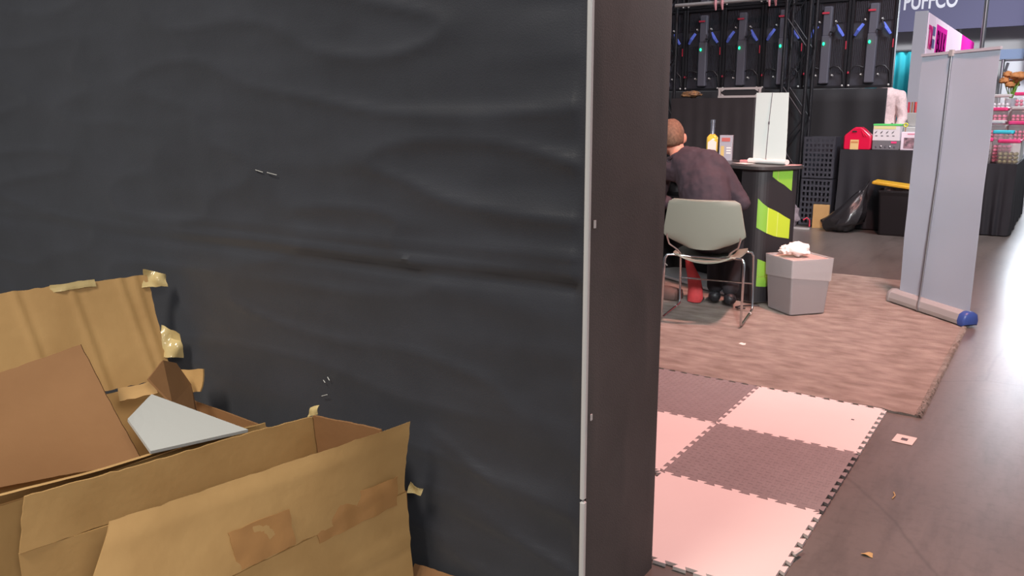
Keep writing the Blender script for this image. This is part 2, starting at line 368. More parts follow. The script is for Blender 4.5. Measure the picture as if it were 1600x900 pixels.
# ------------------------------------------------------------------ foam mats
T, MX0, MY0, TH = .6096, -1.194, 4.013, .012
def edge_pts(p, q, nrm, n=9, amp=.0165):
    # one shared jigsaw line between two tiles, teeth alternate to both sides
    p, q, nrm = Vector(p), Vector(q), Vector(nrm); d = q-p; o = []
    for k in range(n):
        a, b = (k+.25)/n, (k+.75)/n; e = .075/n
        o += [p+d*(a+e)-nrm*amp*.55, p+d*(a-e)+nrm*amp*.55, p+d*(b+e)+nrm*amp*.55, p+d*(b-e)-nrm*amp*.55]
    return o
def mat_tile(i, j, grey, label):
    x0, y1 = MX0+i*T, MY0-j*T; x1, y0 = x0+T, y1-T
    bot = edge_pts((x0, y0, 0), (x1, y0, 0), (0, 1, 0)); top = edge_pts((x0, y1, 0), (x1, y1, 0), (0, 1, 0))
    lef = edge_pts((x0, y0, 0), (x0, y1, 0), (1, 0, 0)); rig = edge_pts((x1, y0, 0), (x1, y1, 0), (1, 0, 0))
    c = Vector(((x0+x1)/2, (y0+y1)/2, 0))
    poly = bot+[Vector((x1, y0, 0))]+rig+[Vector((x1, y1, 0))]+list(reversed(top))+[Vector((x0, y1, 0))]+list(reversed(lef))+[Vector((x0, y0, 0))]
    g = .0012
    poly = [(p.x-c.x, p.y-c.y, 0) for p in poly]
    poly = [(x*(1-g/abs(T/2)), y*(1-g/abs(T/2)), 0) for x, y, z in poly]
    if grey:
        t = thing('foam_mat', label, 'mat', (c.x, c.y, .001), 0, 'interlocking foam floor mats')
        MB().prism_t(poly, TH).build('mat_body', M_foam_g, t)
        mb = MB(); n = 21
        for a in range(n):
            for b in range(n):
                x = -T/2+.035+(T-.07)*a/(n-1); y = -T/2+.035+(T-.07)*b/(n-1)
                r = .0115; k = .0062; h = .0016
                d = (r, k) if (a+b) % 2 else (k, r)
                mb.add([(x-d[0], y-d[1], TH), (x+d[0], y-d[1], TH), (x+d[0], y+d[1], TH), (x-d[0], y+d[1], TH),
                        (x-d[0]*.6, y-d[1]*.6, TH+h), (x+d[0]*.6, y-d[1]*.6, TH+h), (x+d[0]*.6, y+d[1]*.6, TH+h), (x-d[0]*.6, y+d[1]*.6, TH+h)],
                       [(4, 5, 6, 7), (0, 1, 5, 4), (1, 2, 6, 5), (2, 3, 7, 6), (3, 0, 4, 7)])
        o = mb.build('tread', M_foam_g, t); o['kind'] = 'stuff'
    else:
        o = MB().prism_t(poly, TH).build('foam_mat', M_foam_w); o.location = (c.x, c.y, .001)
        tag(o, label, 'mat', 'interlocking foam floor mats')
mat_tile(-1, 0, True, 'grey treaded foam mat against the carpet, half hidden by the black wall')
mat_tile(0, 0, False, 'pinkish white smooth foam mat touching the carpet edge')
mat_tile(-1, 1, False, 'pinkish white smooth foam mat partly hidden by the black wall')
mat_tile(0, 1, True, 'grey treaded foam mat fully in view between two pinkish white mats')
mat_tile(0, 2, False, 'nearest pinkish white smooth foam mat beside the black wall corner')

# ------------------------------------------------------------------ carpet
def carpet():
    x0, x1, y0, y1, n, m = -4.2, -.447, 4.022, 7.38, 150, 140; vs = []; fs = []
    for j in range(m+1):
        for i in range(n+1):
            x = x0+(x1-x0)*i/n; y = y0+(y1-y0)*j/m
            xe = x1-max(0, (y-6.1)/(y1-6.1))*.42; x = x0+(xe-x0)*i/n
            if i == n: x += .012*noise.noise(Vector((y*30, 0, 0)))
            if j == 0: y += .006*noise.noise(Vector((x*30, 2, 0)))+(.012 if x < MX0+T else 0)
            z = .010+.003*noise.noise(Vector((x*6, y*14, 0)))+.003*noise.noise(Vector((x*30, y*30, 4)))
            vs.append((x, y, z))
    W = n+1
    for j in range(m):
        for i in range(n): k = j*W+i; fs.append((k, k+1, k+W+1, k+W))
    rim = list(range(W))+[j*W+n for j in range(1, m+1)]+[m*W+i for i in range(n-1, -1, -1)]+[j*W for j in range(m-1, 0, -1)]
    b = len(vs); vs += [(vs[k][0], vs[k][1], .0005) for k in rim]
    for a in range(len(rim)):
        c = (a+1) % len(rim); fs.append((rim[a], b+a, b+c, rim[c]))
    fs.append(tuple(b+a for a in range(len(rim))))
    t = thing('carpet', 'worn pinkish brown low pile carpet laid over the concrete floor', 'carpet', (0, 0, 0))
    MB().add(vs, fs).build('carpet_body', M_carpet, t, True)
    mb = MB()
    for k in range(900):                       # frayed yarn ends along the open edge
        y = random.uniform(y0, 6.1); x = x1+random.uniform(-.012, .006); a = random.uniform(-.8, .8)
        mb.tube([(x, y, .012), (x+.010*math.cos(a), y+.010*math.sin(a), .016), (x+.020*math.cos(a), y+.02*math.sin(a), .006)], [.0022, .0018, .001], 4)
    mb.build('frayed_yarn', M_carpet, t)['kind'] = 'stuff'
carpet()

# ------------------------------------------------------------------ cardboard boxes
def crease(lines, a=.004, w=.018):
    def f(u, v):
        h = 0
        for (p, k) in lines:
            d = u-(p+k*v); h += a*math.exp(-(d/w)**2)-a*.6*math.exp(-((d-w*1.6)/w)**2)
        return h
    return f
CT = .006
tA = thing('cardboard_box', 'open long cardboard box with raised flaps standing nearest against the black wall', 'box', (-1.68, 1.2, 0))
def cb(name, P, m=M_card, t=tA, o=(-1.68, 1.2, 0), th=CT, **k):
    P = [tuple(Vector(p)-Vector(o)) for p in P]
    return MB().sheet(P, th, **k).build(name, m, t, True)
# right long side (wall of the box below the crease) and its raised flap
cb('side_panel', [(-1.565, .70, .0), (-1.455, 1.62, .0), (-1.475, 1.62, .326), (-1.556, .70, .326)], nu=40, nv=14, warp=.006, seed=2, jit=.002,
   extra=lambda u, v: .004*math.exp(-((v-.48-.1*u)/.02)**2)-.003*math.exp(-((v-.40-.1*u)/.02)**2)+.003*math.exp(-((v-.66-.12*u)/.02)**2))
fl = cb('long_flap', [(-1.556, .70, .328), (-1.477, 1.618, .331), (-1.444, 1.612, .552), (-1.628, .842, .536)], nu=44, nv=12, warp=.007, seed=4, jit=.004, freq=4,
   extra=lambda u, v: .004*math.exp(-((v-.80)/.05)**2)+.010*(v**3)*math.sin(u*9)*.35)
# packing tape strips stuck over the flap crease, glossy
def tp(P, t, o=(-1.68, 1.2, 0), m=M_tape, **k):
    P = [tuple(Vector(p)-Vector(o)) for p in P]
    return MB().sheet(P, .0012, **k).build('tape', m, t, True)
tp([(-1.503, 1.31, .300), (-1.468, 1.57, .310), (-1.458, 1.57, .40), (-1.512, 1.29, .40)], fl, nu=16, nv=8, warp=.004, seed=9, freq=20, jit=.004)
tp([(-1.524, 1.08, .331), (-1.510, 1.24, .331), (-1.516, 1.23, .43), (-1.545, 1.07, .43)], fl, nu=10, nv=8, warp=.003, seed=19, freq=16, jit=.004)
# left long side, inner face in view, creased where its flap begins
lp = cb('side_panel', [(-1.987, .80, .0), (-1.822, 1.60, .0), (-1.822, 1.60, .36), (-1.987, .80, .36)], m=M_card, nu=30, nv=10, warp=.005, seed=6)
cb('long_flap', [(-1.987, .80, .362), (-1.818, 1.60, .362), (-1.800, 1.585, .502), (-1.985, .828, .500)], nu=40, nv=10, warp=.006, seed=8, jit=.004, freq=4)
# the end against the wall with its short flap, and the open near end
cb('end_panel', [(-1.815, 1.606, 0), (-1.480, 1.626, 0), (-1.480, 1.622, .325), (-1.815, 1.602, .325)], m=M_card_shade, nu=14, nv=8, warp=.003, seed=11)
cb('short_flap', [(-1.812, 1.602, .327), (-1.495, 1.620, .327), (-1.535, 1.590, .517), (-1.795, 1.575, .510)], m=M_card_shade, nu=18, nv=10, warp=.005, seed=13, jit=.003)
cb('end_panel', [(-1.985, .80, 0), (-1.565, .70, 0), (-1.560, .70, .26), (-1.985, .80, .26)], m=M_card, nu=14, nv=8, warp=.003, seed=14)
cb('bottom_panel', [(-1.985, .80, .008), (-1.565, .70, .008), (-1.47, 1.615, .008), (-1.82, 1.60, .008)], m=M_card_shade, nu=10, nv=10, warp=.002, seed=15)
MB().sheet([tuple(Vector(p)-Vector((-1.68, 1.2, 0))) for p in [(-1.478, 1.625, .322), (-1.440, 1.640, .318), (-1.432, 1.646, .338), (-1.470, 1.632, .352)]], .0015, 8, 6, .012, 3, .004, 30).build('tape', M_tapeclr, tA)
MB().sheet([tuple(Vector(p)-Vector((-1.68, 1.2, 0))) for p in [(-1.84, 1.585, .490), (-1.80, 1.592, .505), (-1.795, 1.60, .535), (-1.83, 1.592, .520)]], .0015, 6, 6, .008, 5, .004, 30).build('tape', M_tapeclr, tA)
fp = cb('fallen_flap', [(-1.50, 1.632, .010), (-1.30, 1.640, .010), (-1.29, 1.672, .078), (-1.495, 1.668, .070)], m=M_card_shade, nu=14, nv=6, warp=.004, seed=17, jit=.003)

tB = thing('cardboard_box', 'large battered cardboard box behind, tall taped flap leaning against the wall', 'box', (-2.35, 1.2, 0))
oB = (-2.35, 1.2, 0)
kb = dict(t=tB, o=oB)
cb('side_panel', [(-2.82, .40, 0), (-2.56, 1.62, 0), (-2.58, 1.61, .462), (-2.86, .40, .462)], nu=20, nv=10, warp=.005, seed=21, **kb)
bf = cb('long_flap', [(-2.86, .40, .470), (-2.580, 1.612, .475), (-2.664, 1.608, .842), (-2.99, .40, .838)], nu=150, nv=24, warp=.006, seed=23, jit=.004, freq=4,
   extra=crease([(.985, -.02), (.955, -.03), (.83, -.03), (.70, -.03)], .004, .010), **kb)
tp([(-2.66, 1.585, .80), (-2.605, 1.645, .80), (-2.62, 1.65, .842), (-2.67, 1.60, .862)], bf, oB, M_tapeclr, nu=8, nv=6, warp=.012, seed=31, freq=30, jit=.005)
tp([(-2.60, 1.600, .55), (-2.555, 1.65, .54), (-2.565, 1.655, .63), (-2.62, 1.615, .66)], bf, oB, M_tapeclr, nu=8, nv=6, warp=.014, seed=33, freq=30, jit=.006)
tp([(-2.735, 1.31, .822), (-2.70, 1.44, .825), (-2.70, 1.44, .850), (-2.738, 1.31, .846)], bf, oB, M_tapeclr, nu=8, nv=4, warp=.004, seed=35, freq=30, jit=.004)
cb('end_panel', [(-2.56, 1.625, 0), (-2.04, 1.60, 0), (-2.04, 1.60, .40), (-2.56, 1.625, .40)], m=M_card_shade, nu=14, nv=8, warp=.004, seed=25, **kb)
cb('side_panel', [(-2.20, .42, 0), (-2.035, 1.59, 0), (-2.035, 1.58, .43), (-2.20, .42, .43)], nu=20, nv=10, warp=.005, seed=27, **kb)
cb('long_flap', [(-2.20, .42, .432), (-2.035, 1.55, .432), (-1.96, 1.18, .50), (-2.13, .60, .48)], nu=20, nv=8, warp=.006, seed=28, jit=.004, **kb)
cb('bottom_panel', [(-2.80, .42, .008), (-2.21, .43, .008), (-2.05, 1.59, .008), (-2.56, 1.60, .008)], m=M_card_shade, nu=8, nv=8, warp=.002, seed=29, **kb)
# near-end short flap, inner face browned by painted shade, leaning up into the box
cb('short_flap', [(-2.62, .86, .30), (-2.20, 1.255, .38), (-2.465, 1.245, .702), (-2.80, .74, .53)], m=M_card_shade, nu=24, nv=16, warp=.008, seed=37, jit=.003, **kb)
# torn short flap at the wall end
MB().prism([tuple(Vector(p)-Vector(oB)) for p in [(-2.245, 1.47, .40), (-2.26, 1.40, .50), (-2.312, 1.36, .585), (-2.37, 1.45, .612), (-2.415, 1.525, .575), (-2.38, 1.55, .50), (-2.33, 1.53, .42)]], (.004, .004, .003)).build('short_flap', M_card_shade, tB)
cb('torn_strip', [(-2.43, 1.33, .50), (-2.36, 1.42, .515), (-2.39, 1.43, .545), (-2.45, 1.34, .535)], m=M_card, nu=10, nv=4, warp=.006, seed=41, jit=.004, freq=15, **kb)
cb('torn_strip', [(-2.46, 1.56, .455), (-2.36, 1.58, .470), (-2.37, 1.60, .545), (-2.47, 1.58, .53)], m=M_card, nu=10, nv=4, warp=.006, seed=43, jit=.004, freq=15, **kb)
ws = MB().sheet([(-1.945, 1.134, .516), (-1.874, 1.394, .506), (-2.173, 1.288, .586), (-2.091, 1.162, .567)], .010, 4, 4, .0005, 3).build('foam_board', mat('foam_board_white', (186, 187, 184), .6))
tag(ws, 'white rigid foam board offcut lying across the cardboard boxes', 'board')

# ------------------------------------------------------------------ roll-up banner (seen from behind)
bA, bB = Vector((-.972, 6.513, 0)), Vector((-.422, 5.986, 0)); bd = (bB-bA); bl = bd.length; brz = math.atan2(bd.y, bd.x); bc = (bA+bB)/2
tb = thing('rollup_banner', 'tall pale grey roll-up banner stand seen from behind at the carpet corner', 'banner', (bc.x, bc.y, .017), brz)
H_ = 1.765
mb = MB(); rr = []
for (y, z) in ((-.055, .0), (-.062, .03), (-.05, .07), (-.02, .088), (.02, .088), (.05, .07), (.06, .03), (.055, 0)):
    rr.append((y, z))
mb.rings([[(x, y, z) for y, z in rr] for x in (-bl/2, bl/2-.035)]).build('base', M_silver, tb, False, .003)
MB().rings([[(x, y*k, (z-.045)*k+.045) for y, z in rr] for x, k in ((bl/2-.035, 1.06), (bl/2+.006, 1.06), (bl/2+.02, .8))]).build('end_cap', M_bluecap, tb, True)
MB().rings([[(x, y*k, (z-.045)*k+.045) for y, z in rr] for x, k in ((-bl/2-.012, .8), (-bl/2, 1.03), (-bl/2+.03, 1.03))]).build('end_cap', M_silver, tb, True)
MB().sheet([(-bl/2+.06, .0, .085), (bl/2-.005, .0, .085), (bl/2-.005, -.005, H_), (-bl/2+.06, -.005, H_)], .0015, 10, 20, .003, 2).build('banner_sheet', M_banner, tb, True)
MB().box((.0275, -.003, H_), (bl-.055, .016, .018)).build('top_rail', M_grey, tb)
MB().tube([(-.035, -.064, .001), (-.035, -.064, .05), (-.038, -.05, .12), (-.03, -.02, 1.0), (-.022, -.016, H_)], .007, 8).build('pole', M_alu, tb, True)
MB().box((-.025, -.014, H_-.004), (.03, .02, .04)).build('pole_hook', M_silver, tb)

# ------------------------------------------------------------------ sled chair with plastic shell
tc_ = thing('sled_chair', 'grey plastic shell chair with chrome wire sled frame, seen from behind', 'chair', (-1.957, 5.30, .016), R_(9))
wH, yb, yf = .262, -.255, .262
def arc(p, q, r, n=5): return None
for sx in (-1, 1):
    x = sx*wH
    pts = [(sx*.10, -.18, .437), (x*.80, -.20, .447), (x*.94, -.215, .446), (x*.99, -.222, .425), (x, -.225, .40), (x*1.01, yb+.01, .03), (x*1.01, yb+.022, .012), (x*1.01, yb+.05, .009),
           (x*.99, yf-.05, .009), (x*.99, yf-.02, .014), (x*.99, yf-.008, .03), (x*.97, .20, .40), (x*.93, .19, .43), (x*.80, .18, .435), (sx*.10, .17, .43)]
    MB().tube(pts, .0085, 10).build('sled_leg', M_chrome, tc_, True)
    for y in (-.12, .14):
        MB().ball((x, y, .009), (.012, .016, .0105)).build('glide', M_glassy if y < 0 else M_white, tc_, True)
    MB().tube([(sx*.165, -.19, .440), (sx*.160, -.215, .465), (sx*.175, -.235, .49), (sx*.225, -.262, .53), (sx*.238, -.275, .58), (sx*.225, -.286, .68), (sx*.213, -.300, .79)], .007, 8).build('back_upright', M_chrome, tc_, True)
MB().tube([(-wH*.98, yf-.035, .205), (wH*.98, yf-.035, .205)], .007, 8).build('cross_bar', M_chrome, tc_, True)
MB().tube([(-.10, -.18, .437), (.10, -.18, .437)], .0085, 8).build('seat_rail', M_chrome, tc_, True)
MB().tube([(-.10, .17, .43), (.10, .17, .43)], .0085, 8).build('seat_rail', M_chrome, tc_, True)
def grid_solid(fn, nu, nv, th):
    top = [[Vector(fn(i/nu, j/nv)) for i in range(nu+1)] for j in range(nv+1)]
    vs = []; fs = []; W = nu+1
    nr = []
    for j in range(nv+1):
        for i in range(nu+1):
            a = top[j][min(i+1, nu)]-top[j][max(i-1, 0)]; b = top[min(j+1, nv)][i]-top[max(j-1, 0)][i]; nr.append(a.cross(b).normalized())
    fl_ = [p for r in top for p in r]; vs = [tuple(p) for p in fl_]+[tuple(p-n*th) for p, n in zip(fl_, nr)]; n = len(fl_)
    for j in range(nv):
        for i in range(nu): k = j*W+i; fs += [(k, k+1, k+W+1, k+W), (n+k, n+k+W, n+k+W+1, n+k+1)]
    for i in range(nu): k = nv*W+i; fs += [(i, n+i, n+i+1, i+1), (k, k+1, n+k+1, n+k)]
    for j in range(nv): k = j*W; q = k+nu; fs += [(k, k+W, n+k+W, n+k), (q, n+q, n+q+W, q+W)]
    return MB().add(vs, fs)
def back_fn(u, v):
    # v 0 bottom .. 1 top; hexagon-like shell, widest low
    s = 2*u-1
    hw = .13+(.262-.13)*min(1, v/.30)**.8 if v < .30 else .262-(.262-.222)*((v-.30)/.70)
    if v > .93: hw -= .03*((v-.93)/.07)**2
    z = .508+.32*v-.014*(1-abs(s)**2)*(1-v)*0+(.03*s*s*max(0, 1-v/.25))
    return (s*hw, -.250-.052*v-.038*(1-s*s)+.0, z)
grid_solid(back_fn, 20, 20, -.012).build('backrest', M_shell, tc_, True)
rim = [back_fn(0, j/20) for j in range(21)]+[back_fn(i/20, 1) for i in range(1, 21)]+[back_fn(1, 1-j/20) for j in range(1, 21)]
MB().tube([(x, y+.004, z) for x, y, z in rim], .0085, 8).build('back_rim', M_shell, tc_, True)
def seat_fn(u, v):
    s = 2*u-1; hw = .225-.02*(abs(2*v-1)**4)-.03*(1 if v < .05 else 0)
    return (s*hw, -.22+.44*v, .447+.012*s*s-.022*max(0, 1-v*3)*(1-s*s)+(-.02 if v > .95 else 0)-.012*(1-s*s))
grid_solid(seat_fn, 16, 16, .012).build('seat', M_shell, tc_, True)

# ------------------------------------------------------------------ people
def ell(c, rx, ry, t=Vector((0, 0, 1)), x=Vector((1, 0, 0)), n=16):
    t = Vector(t).normalized(); x = Vector(x); x = (x-t*x.dot(t)).normalized(); y = t.cross(x); c = Vector(c)
    return [tuple(c+x*rx*math.cos(k*2*math.pi/n)+y*ry*math.sin(k*2*math.pi/n)) for k in range(n)]
def limb(mb, pts, rad, n=12):
    mb.tube(pts, rad, n)
    for p, r in zip(pts, rad): mb.ball(p, r*.99, 12, 8)
def fuse(o, vox, it=6):
    m = o.modifiers.new('fuse', 'REMESH'); m.mode = 'VOXEL'; m.voxel_size = vox; m.use_smooth_shade = True
    s = o.modifiers.new('soft', 'SMOOTH'); s.iterations = it; s.factor = .5
def hand(mb, w, d, upv, side=1):
    d = Vector(d).normalized(); upv = Vector(upv); upv = (upv-d*upv.dot(d)).normalized(); x = d.cross(upv)*side; w = Vector(w)
    mb.tube([w, w+d*.04, w+d*.085], [.024, .032, .030], 10); mb.ball(w+d*.05, (.034, .034, .022), 10, 8)
    for k, (off, L) in enumerate(((-.028, .062), (-.010, .074), (.010, .070), (.027, .055))):
        b = w+d*.08+x*off
        mb.tube([b, b+d*L*.45-upv*.004, b+d*L*.8-upv*.018, b+d*L-upv*.034], [.0095, .009, .0085, .007], 8)
    b = w+d*.03-x*.028; mb.tube([b, b+d*.03-x*.022, b+d*.058-x*.026-upv*.01], [.012, .0105, .009], 8)
def head(mb, c, face, tilt=0.):
    f = Vector(face); yaw = math.atan2(f.y, f.x)-math.pi/2
    M = Matrix.Translation(c) @ Matrix.Rotation(yaw, 4, 'Z') @ Matrix.Rotation(tilt, 4, 'Y')
    rr = []
    for z, rx, ry, yo in ((-.128, .03, .035, .055), (-.112, .048, .06, .036), (-.08, .060, .082, .016), (-.04, .068, .094, .004), (0, .074, .100, -.002), (.04, .077, .101, -.006),
                          (.075, .070, .090, -.008), (.10, .050, .066, -.010), (.115, .022, .03, -.010)):
        rr.append([(rx*math.cos(a), yo+ry*math.sin(a), z) for a in [k*2*math.pi/18 for k in range(18)]])
    mb.rings(rr, M=M)
    mb.tube([(0, .098, .02), (0, .112, -.012), (0, .118, -.03)], [.009, .012, .015], 8, M=M)
    mb.tube([(-.022, .098, -.068), (0, .104, -.066), (.022, .098, -.068)], [.005, .008, .005], 8, M=M)
    for s in (-1, 1):
        mb.ball((s*.087, -.004, -.012), (.015, .024, .036), 10, 8, M=M)
    return M
def eyes(M, p):
    for s in (-1, 1): MB().ball((s*.03, .088, .006), .012, 10, 8, M=M).build('eye', M_white, p, True)
def hair(M, p, m, o):
    mb = MB(); n, k = 24, 14; vs = []; idx = {}; fs = []
    for j in range(k+1):
        a = math.pi*.98*j/k
        for i in range(n):
            b = i*2*math.pi/n; x = .080*math.sin(a)*math.cos(b); y = -.006+.106*math.sin(a)*math.sin(b); z = .012+.112*math.cos(a)
            q = 1+.03*noise.noise(Vector((x*60, y*60, z*60)))
            vs.append((x*q, y*q, z*q))
    for j in range(k):
        for i in range(n):
            i2 = (i+1) % n; ids = (j*n+i, j*n+i2, (j+1)*n+i2, (j+1)*n+i); c = sum((Vector(vs[q]) for q in ids), Vector())/4
            lim = .045 if c.y > .03 else (.025 if abs(c.x) > .055 and c.y > -.04 else -.045)
            if c.z > lim: fs.append(ids)
    ob = MB().add(vs, fs, M).build('hair', m, p, True)
    s = ob.modifiers.new('thick', 'SOLIDIFY'); s.thickness = .008; s.offset = 1
    return ob

def person(name, label, loc, J, shirt, hairm, face, headc, tilt):
    # J: joints relative to loc (metres); the clothes are separate layers over one continuous body
    t = thing(name, label, 'person', loc)
    V = {k: Vector(v)-Vector(loc) for k, v in J.items()}; hc = Vector(headc)-Vector(loc)
    sh = (V['shR']-V['shL']).normalized(); sp = (V['chest']-V['pelvis']).normalized()
    body = MB()
    tors = [(V['pelvis'], .165, .12), (V['waist'], .150, .108), (V['chest'], .170, .122), (V['upper'], .165, .105), (V['neck'], .075, .07)]
    def torso(mb, k):
        rr = []
        for i, (c, a, b) in enumerate(tors):
            tdir = (tors[min(i+1, 4)][0]-tors[max(i-1, 0)][0])
            rr.append(ell(c, a+k, b+k, tdir, sh))
        mb.rings(rr)
        mb.ball(V['pelvis'], (.165+k, .13+k, .10+k))
    torso(body, 0)
    body.tube([V['neck']-sp*.04, V['neck']+(hc-V['neck'])*.35, hc-(hc-V['neck'])*.25], [.062, .056, .055], 14)
    M = head(body, hc, face, tilt)
    for s in ('R', 'L'):
        limb(body, [V['sh'+s], V['el'+s], V['wr'+s]], [.052, .040, .028])
        hand(body, V['wr'+s], V['wr'+s]-V['el'+s], (0, 0, 1), 1 if s == 'R' else -1)
        limb(body, [V['hip'+s], V['kn'+s], V['an'+s]], [.082, .058, .040])
        limb(body, [V['an'+s], V['an'+s]+Vector((face[0]*.16, face[1]*.16, -.035))], [.038, .032])
    o = body.build('body', M_skin, t, True); fuse(o, .009, 3)
    c = MB(); torso(c, .016)
    limb(c, [V['upper'], V['shR']], [.105, .078]); limb(c, [V['upper'], V['shL']], [.105, .078])
    for s in ('R', 'L'):
        e = V['el'+s]; w_ = V['wr'+s]
        limb(c, [V['sh'+s], e, e+(w_-e)*(.35 if shirt is M_shirt else .85)], [.080, .062, .054])
    so = c.build('shirt', shirt, t, True); fuse(so, .010, 6)
    tx = bpy.data.textures.new('folds', 'CLOUDS'); tx.noise_scale = .11; tx.noise_depth = 3
    dm = so.modifiers.new('folds', 'DISPLACE'); dm.texture = tx; dm.texture_coords = 'LOCAL'; dm.strength = .030; dm.mid_level = .5
    nd = (hc-V['neck']).normalized(); cl = ell(V['neck']+nd*.012, .076, .070, nd, sh, 20)
    MB().tube(cl+[cl[0]], .013, 8).build('collar', shirt, t, True)
    d = MB()
    d.ball(V['pelvis'], (.185, .15, .115))
    for s in ('R', 'L'): limb(d, [V['hip'+s], V['kn'+s], V['an'+s]+Vector((0, 0, .03))], [.100, .072, .062])
    po = d.build('trousers', M_trouser, t, True); fuse(po, .014, 4)
    for s in ('R', 'L'):
        q = MB(); limb(q, [V['an'+s]+Vector((-face[0]*.04, -face[1]*.04, -.04)), V['an'+s]+Vector((face[0]*.17, face[1]*.17, -.045))], [.045, .038])
        q.build('shoe', M_black, t, True)
    eyes(M, t); hair(M, t, hairm, o)
    return t
fz = (-.35, .94)
person('person', 'person in plum shirt with short brown hair sitting hunched on the chrome chair', (-1.93, 5.22, .016), dict(
    pelvis=(-1.945, 5.24, .575), waist=(-1.97, 5.25, .70), chest=(-2.03, 5.31, .90), upper=(-2.11, 5.38, 1.01), neck=(-2.27, 5.44, 1.085),
    shR=(-1.965, 5.35, 1.045), shL=(-2.40, 5.46, 1.00), elR=(-1.800, 5.42, .80), elL=(-2.50, 5.62, .76), wrR=(-1.98, 5.62, .70), wrL=(-2.35, 5.72, .70),
    hipR=(-1.86, 5.28, .56), hipL=(-2.04, 5.30, .56), knR=(-1.93, 5.70, .53), knL=(-2.08, 5.74, .53), anR=(-1.93, 5.66, .115), anL=(-2.06, 5.70, .115)),
    M_shirt, M_hair, fz, (-2.345, 5.47, 1.225), -.10)

# ------------------------------------------------------------------ promo counter with printed wrap
cc = Vector((-2.30, 6.31)); crz = R_(-30); HL, HD, RR = .70, .20, .10
tk = thing('promo_counter', 'black bar-height portable counter with lime leaf print on its end', 'counter', (cc.x, cc.y, .016), crz)
def rrect(hl, hd, r, n=8):
    o = []
    for cx, cy, a0 in ((hl-r, -hd+r, -90), (hl-r, hd-r, 0), (-hl+r, hd-r, 90), (-hl+r, -hd+r, 180)):
        o += [(cx+r*math.cos(R_(a0+90*k/n)), cy+r*math.sin(R_(a0+90*k/n))) for k in range(n+1)]
    return o
MB().prism([(x, y, .978) for x, y in rrect(HL+.03, HD+.03, .11)], (0, 0, .026)).build('counter_top', M_top, tk, False, .004)
MB().prism([(x, y, 0) for x, y in rrect(HL-.02, HD-.02, .09)], (0, 0, .022)).build('base_plate', M_fascia, tk, False, .003)
MB().box((-.05, .02, .69), (1.2, .33, .02)).build('shelf', M_black, tk)
path = [(HL-RR-.1+.1*k/3, -HD) for k in range(3)]+rrect(HL, HD, RR)+[(-HL+RR+.1*k/3, -HD) for k in range(1, 4)]
vs = []; fs = []
inn = path
for (x, y) in path: vs += [(x, y, .012), (x, y, .978)]
def inset(i):
    a = Vector(path[max(i-1, 0)]); b = Vector(path[min(i+1, len(path)-1)]); d = (b-a).normalized(); return Vector(path[i])+Vector((-d.y, d.x))*.008
np_ = len(path)
for i in range(np_): q = inset(i); vs += [(q.x, q.y, .012), (q.x, q.y, .978)]
for i in range(np_-1):
    fs.append((2*i, 2*i+2, 2*i+3, 2*i+1)); k = 2*np_+2*i; fs.append((k, k+1, k+3, k+2)); fs.append((2*i+1, 2*i+3, k+3, k+1)); fs.append((2*i, k, k+2, 2*i+2))
fs.append((0, 1, 2*np_+1, 2*np_)); k = 2*(np_-1); fs.append((k, 2*np_+k, 2*np_+k+1, k+1))
wr = MB().add(vs, fs).build('wrap', M_wrap, tk)
def on_wrap(u, z, off=.0015):
    if u < .1: p = (HL-RR-.1+u, -HD-off)
    elif u < .1+math.pi/2*RR:
        a = -math.pi/2+(u-.1)/RR; p = (HL-RR+(RR+off)*math.cos(a), -HD+RR+(RR+off)*math.sin(a))
    else: p = (HL+off, -HD+RR+u-.1-math.pi/2*RR)
    return (p[0], p[1], z)
def leaf(cols, m):
    # cols: list of (u, z_low, z_high)
    P = []; n = 10
    for k in range(len(cols)-1):
        for i in range(n):
            f = i/n; P.append(tuple(a*(1-f)+b*f for a, b in zip(cols[k], cols[k+1])))
    P.append(cols[-1]); vs = []; fs = []
    for u, a, b in P: vs += [on_wrap(u, a), on_wrap(u, b)]
    for i in range(len(P)-1): fs.append((2*i, 2*i+2, 2*i+3, 2*i+1))
    MB().add(vs, fs).build('leaf_print', m, wr)
leaf([(.262, .93, .972), (.31, .90, .972)], M_lime2); leaf([(.312, .90, .972), (.316, .897, .972)], M_limel); leaf([(.318, .895, .972), (.376, .868, .972), (.452, .82, .972)], M_lime2)
leaf([(.164, .565, .775), (.20, .545, .74), (.238, .525, .712)], M_lime2); leaf([(.238, .525, .712), (.244, .522, .709)], M_limel)
leaf([(.244, .522, .709), (.305, .50, .685), (.332, .493, .673)], M_lime); leaf([(.332, .493, .673), (.338, .491, .671)], M_limel); leaf([(.338, .491, .671), (.40, .480, .638), (.456, .470, .612)], M_lime)
leaf([(.186, .13, .335), (.276, .125, .30)], M_lime2); leaf([(.186, .20, .205), (.276, .20, .205)], M_limel)
# things on the counter (world positions)
ZC = .016+1.004
def loc_box(): pass
tq = thing('liquor_bottle', 'square clear bottle of pale gold liquor with silver neck on the counter', 'bottle', (-2.435, 6.50, ZC), R_(20))
MB().rings([[(x*k, y*k, z) for x, y in rrect(.045, .036, .02, 4)] for z, k in ((0, .92), (.006, 1), (.155, 1.02), (.18, .96), (.198, .6), (.206, .40))]).build('glass_body', M_gold, tq, True)
MB().rings([[(x, y-.0375, z) for x, z in ((-.033, .02), (.033, .02), (.033, .135), (0, .165), (-.033, .135))], [(x, y-.039, z) for x, z in ((-.033, .02), (.033, .02), (.033, .135), (0, .165), (-.033, .135))]] if False else
           [[(-.034, -.0378, .02), (.034, -.0378, .02), (.034, -.0378, .14), (0, -.0378, .168), (-.034, -.0378, .14)], [(-.034, -.0392, .02), (.034, -.0392, .02), (.034, -.0392, .14), (0, -.0392, .168), (-.034, -.0392, .14)]]).build('paper_label', M_label, tq)
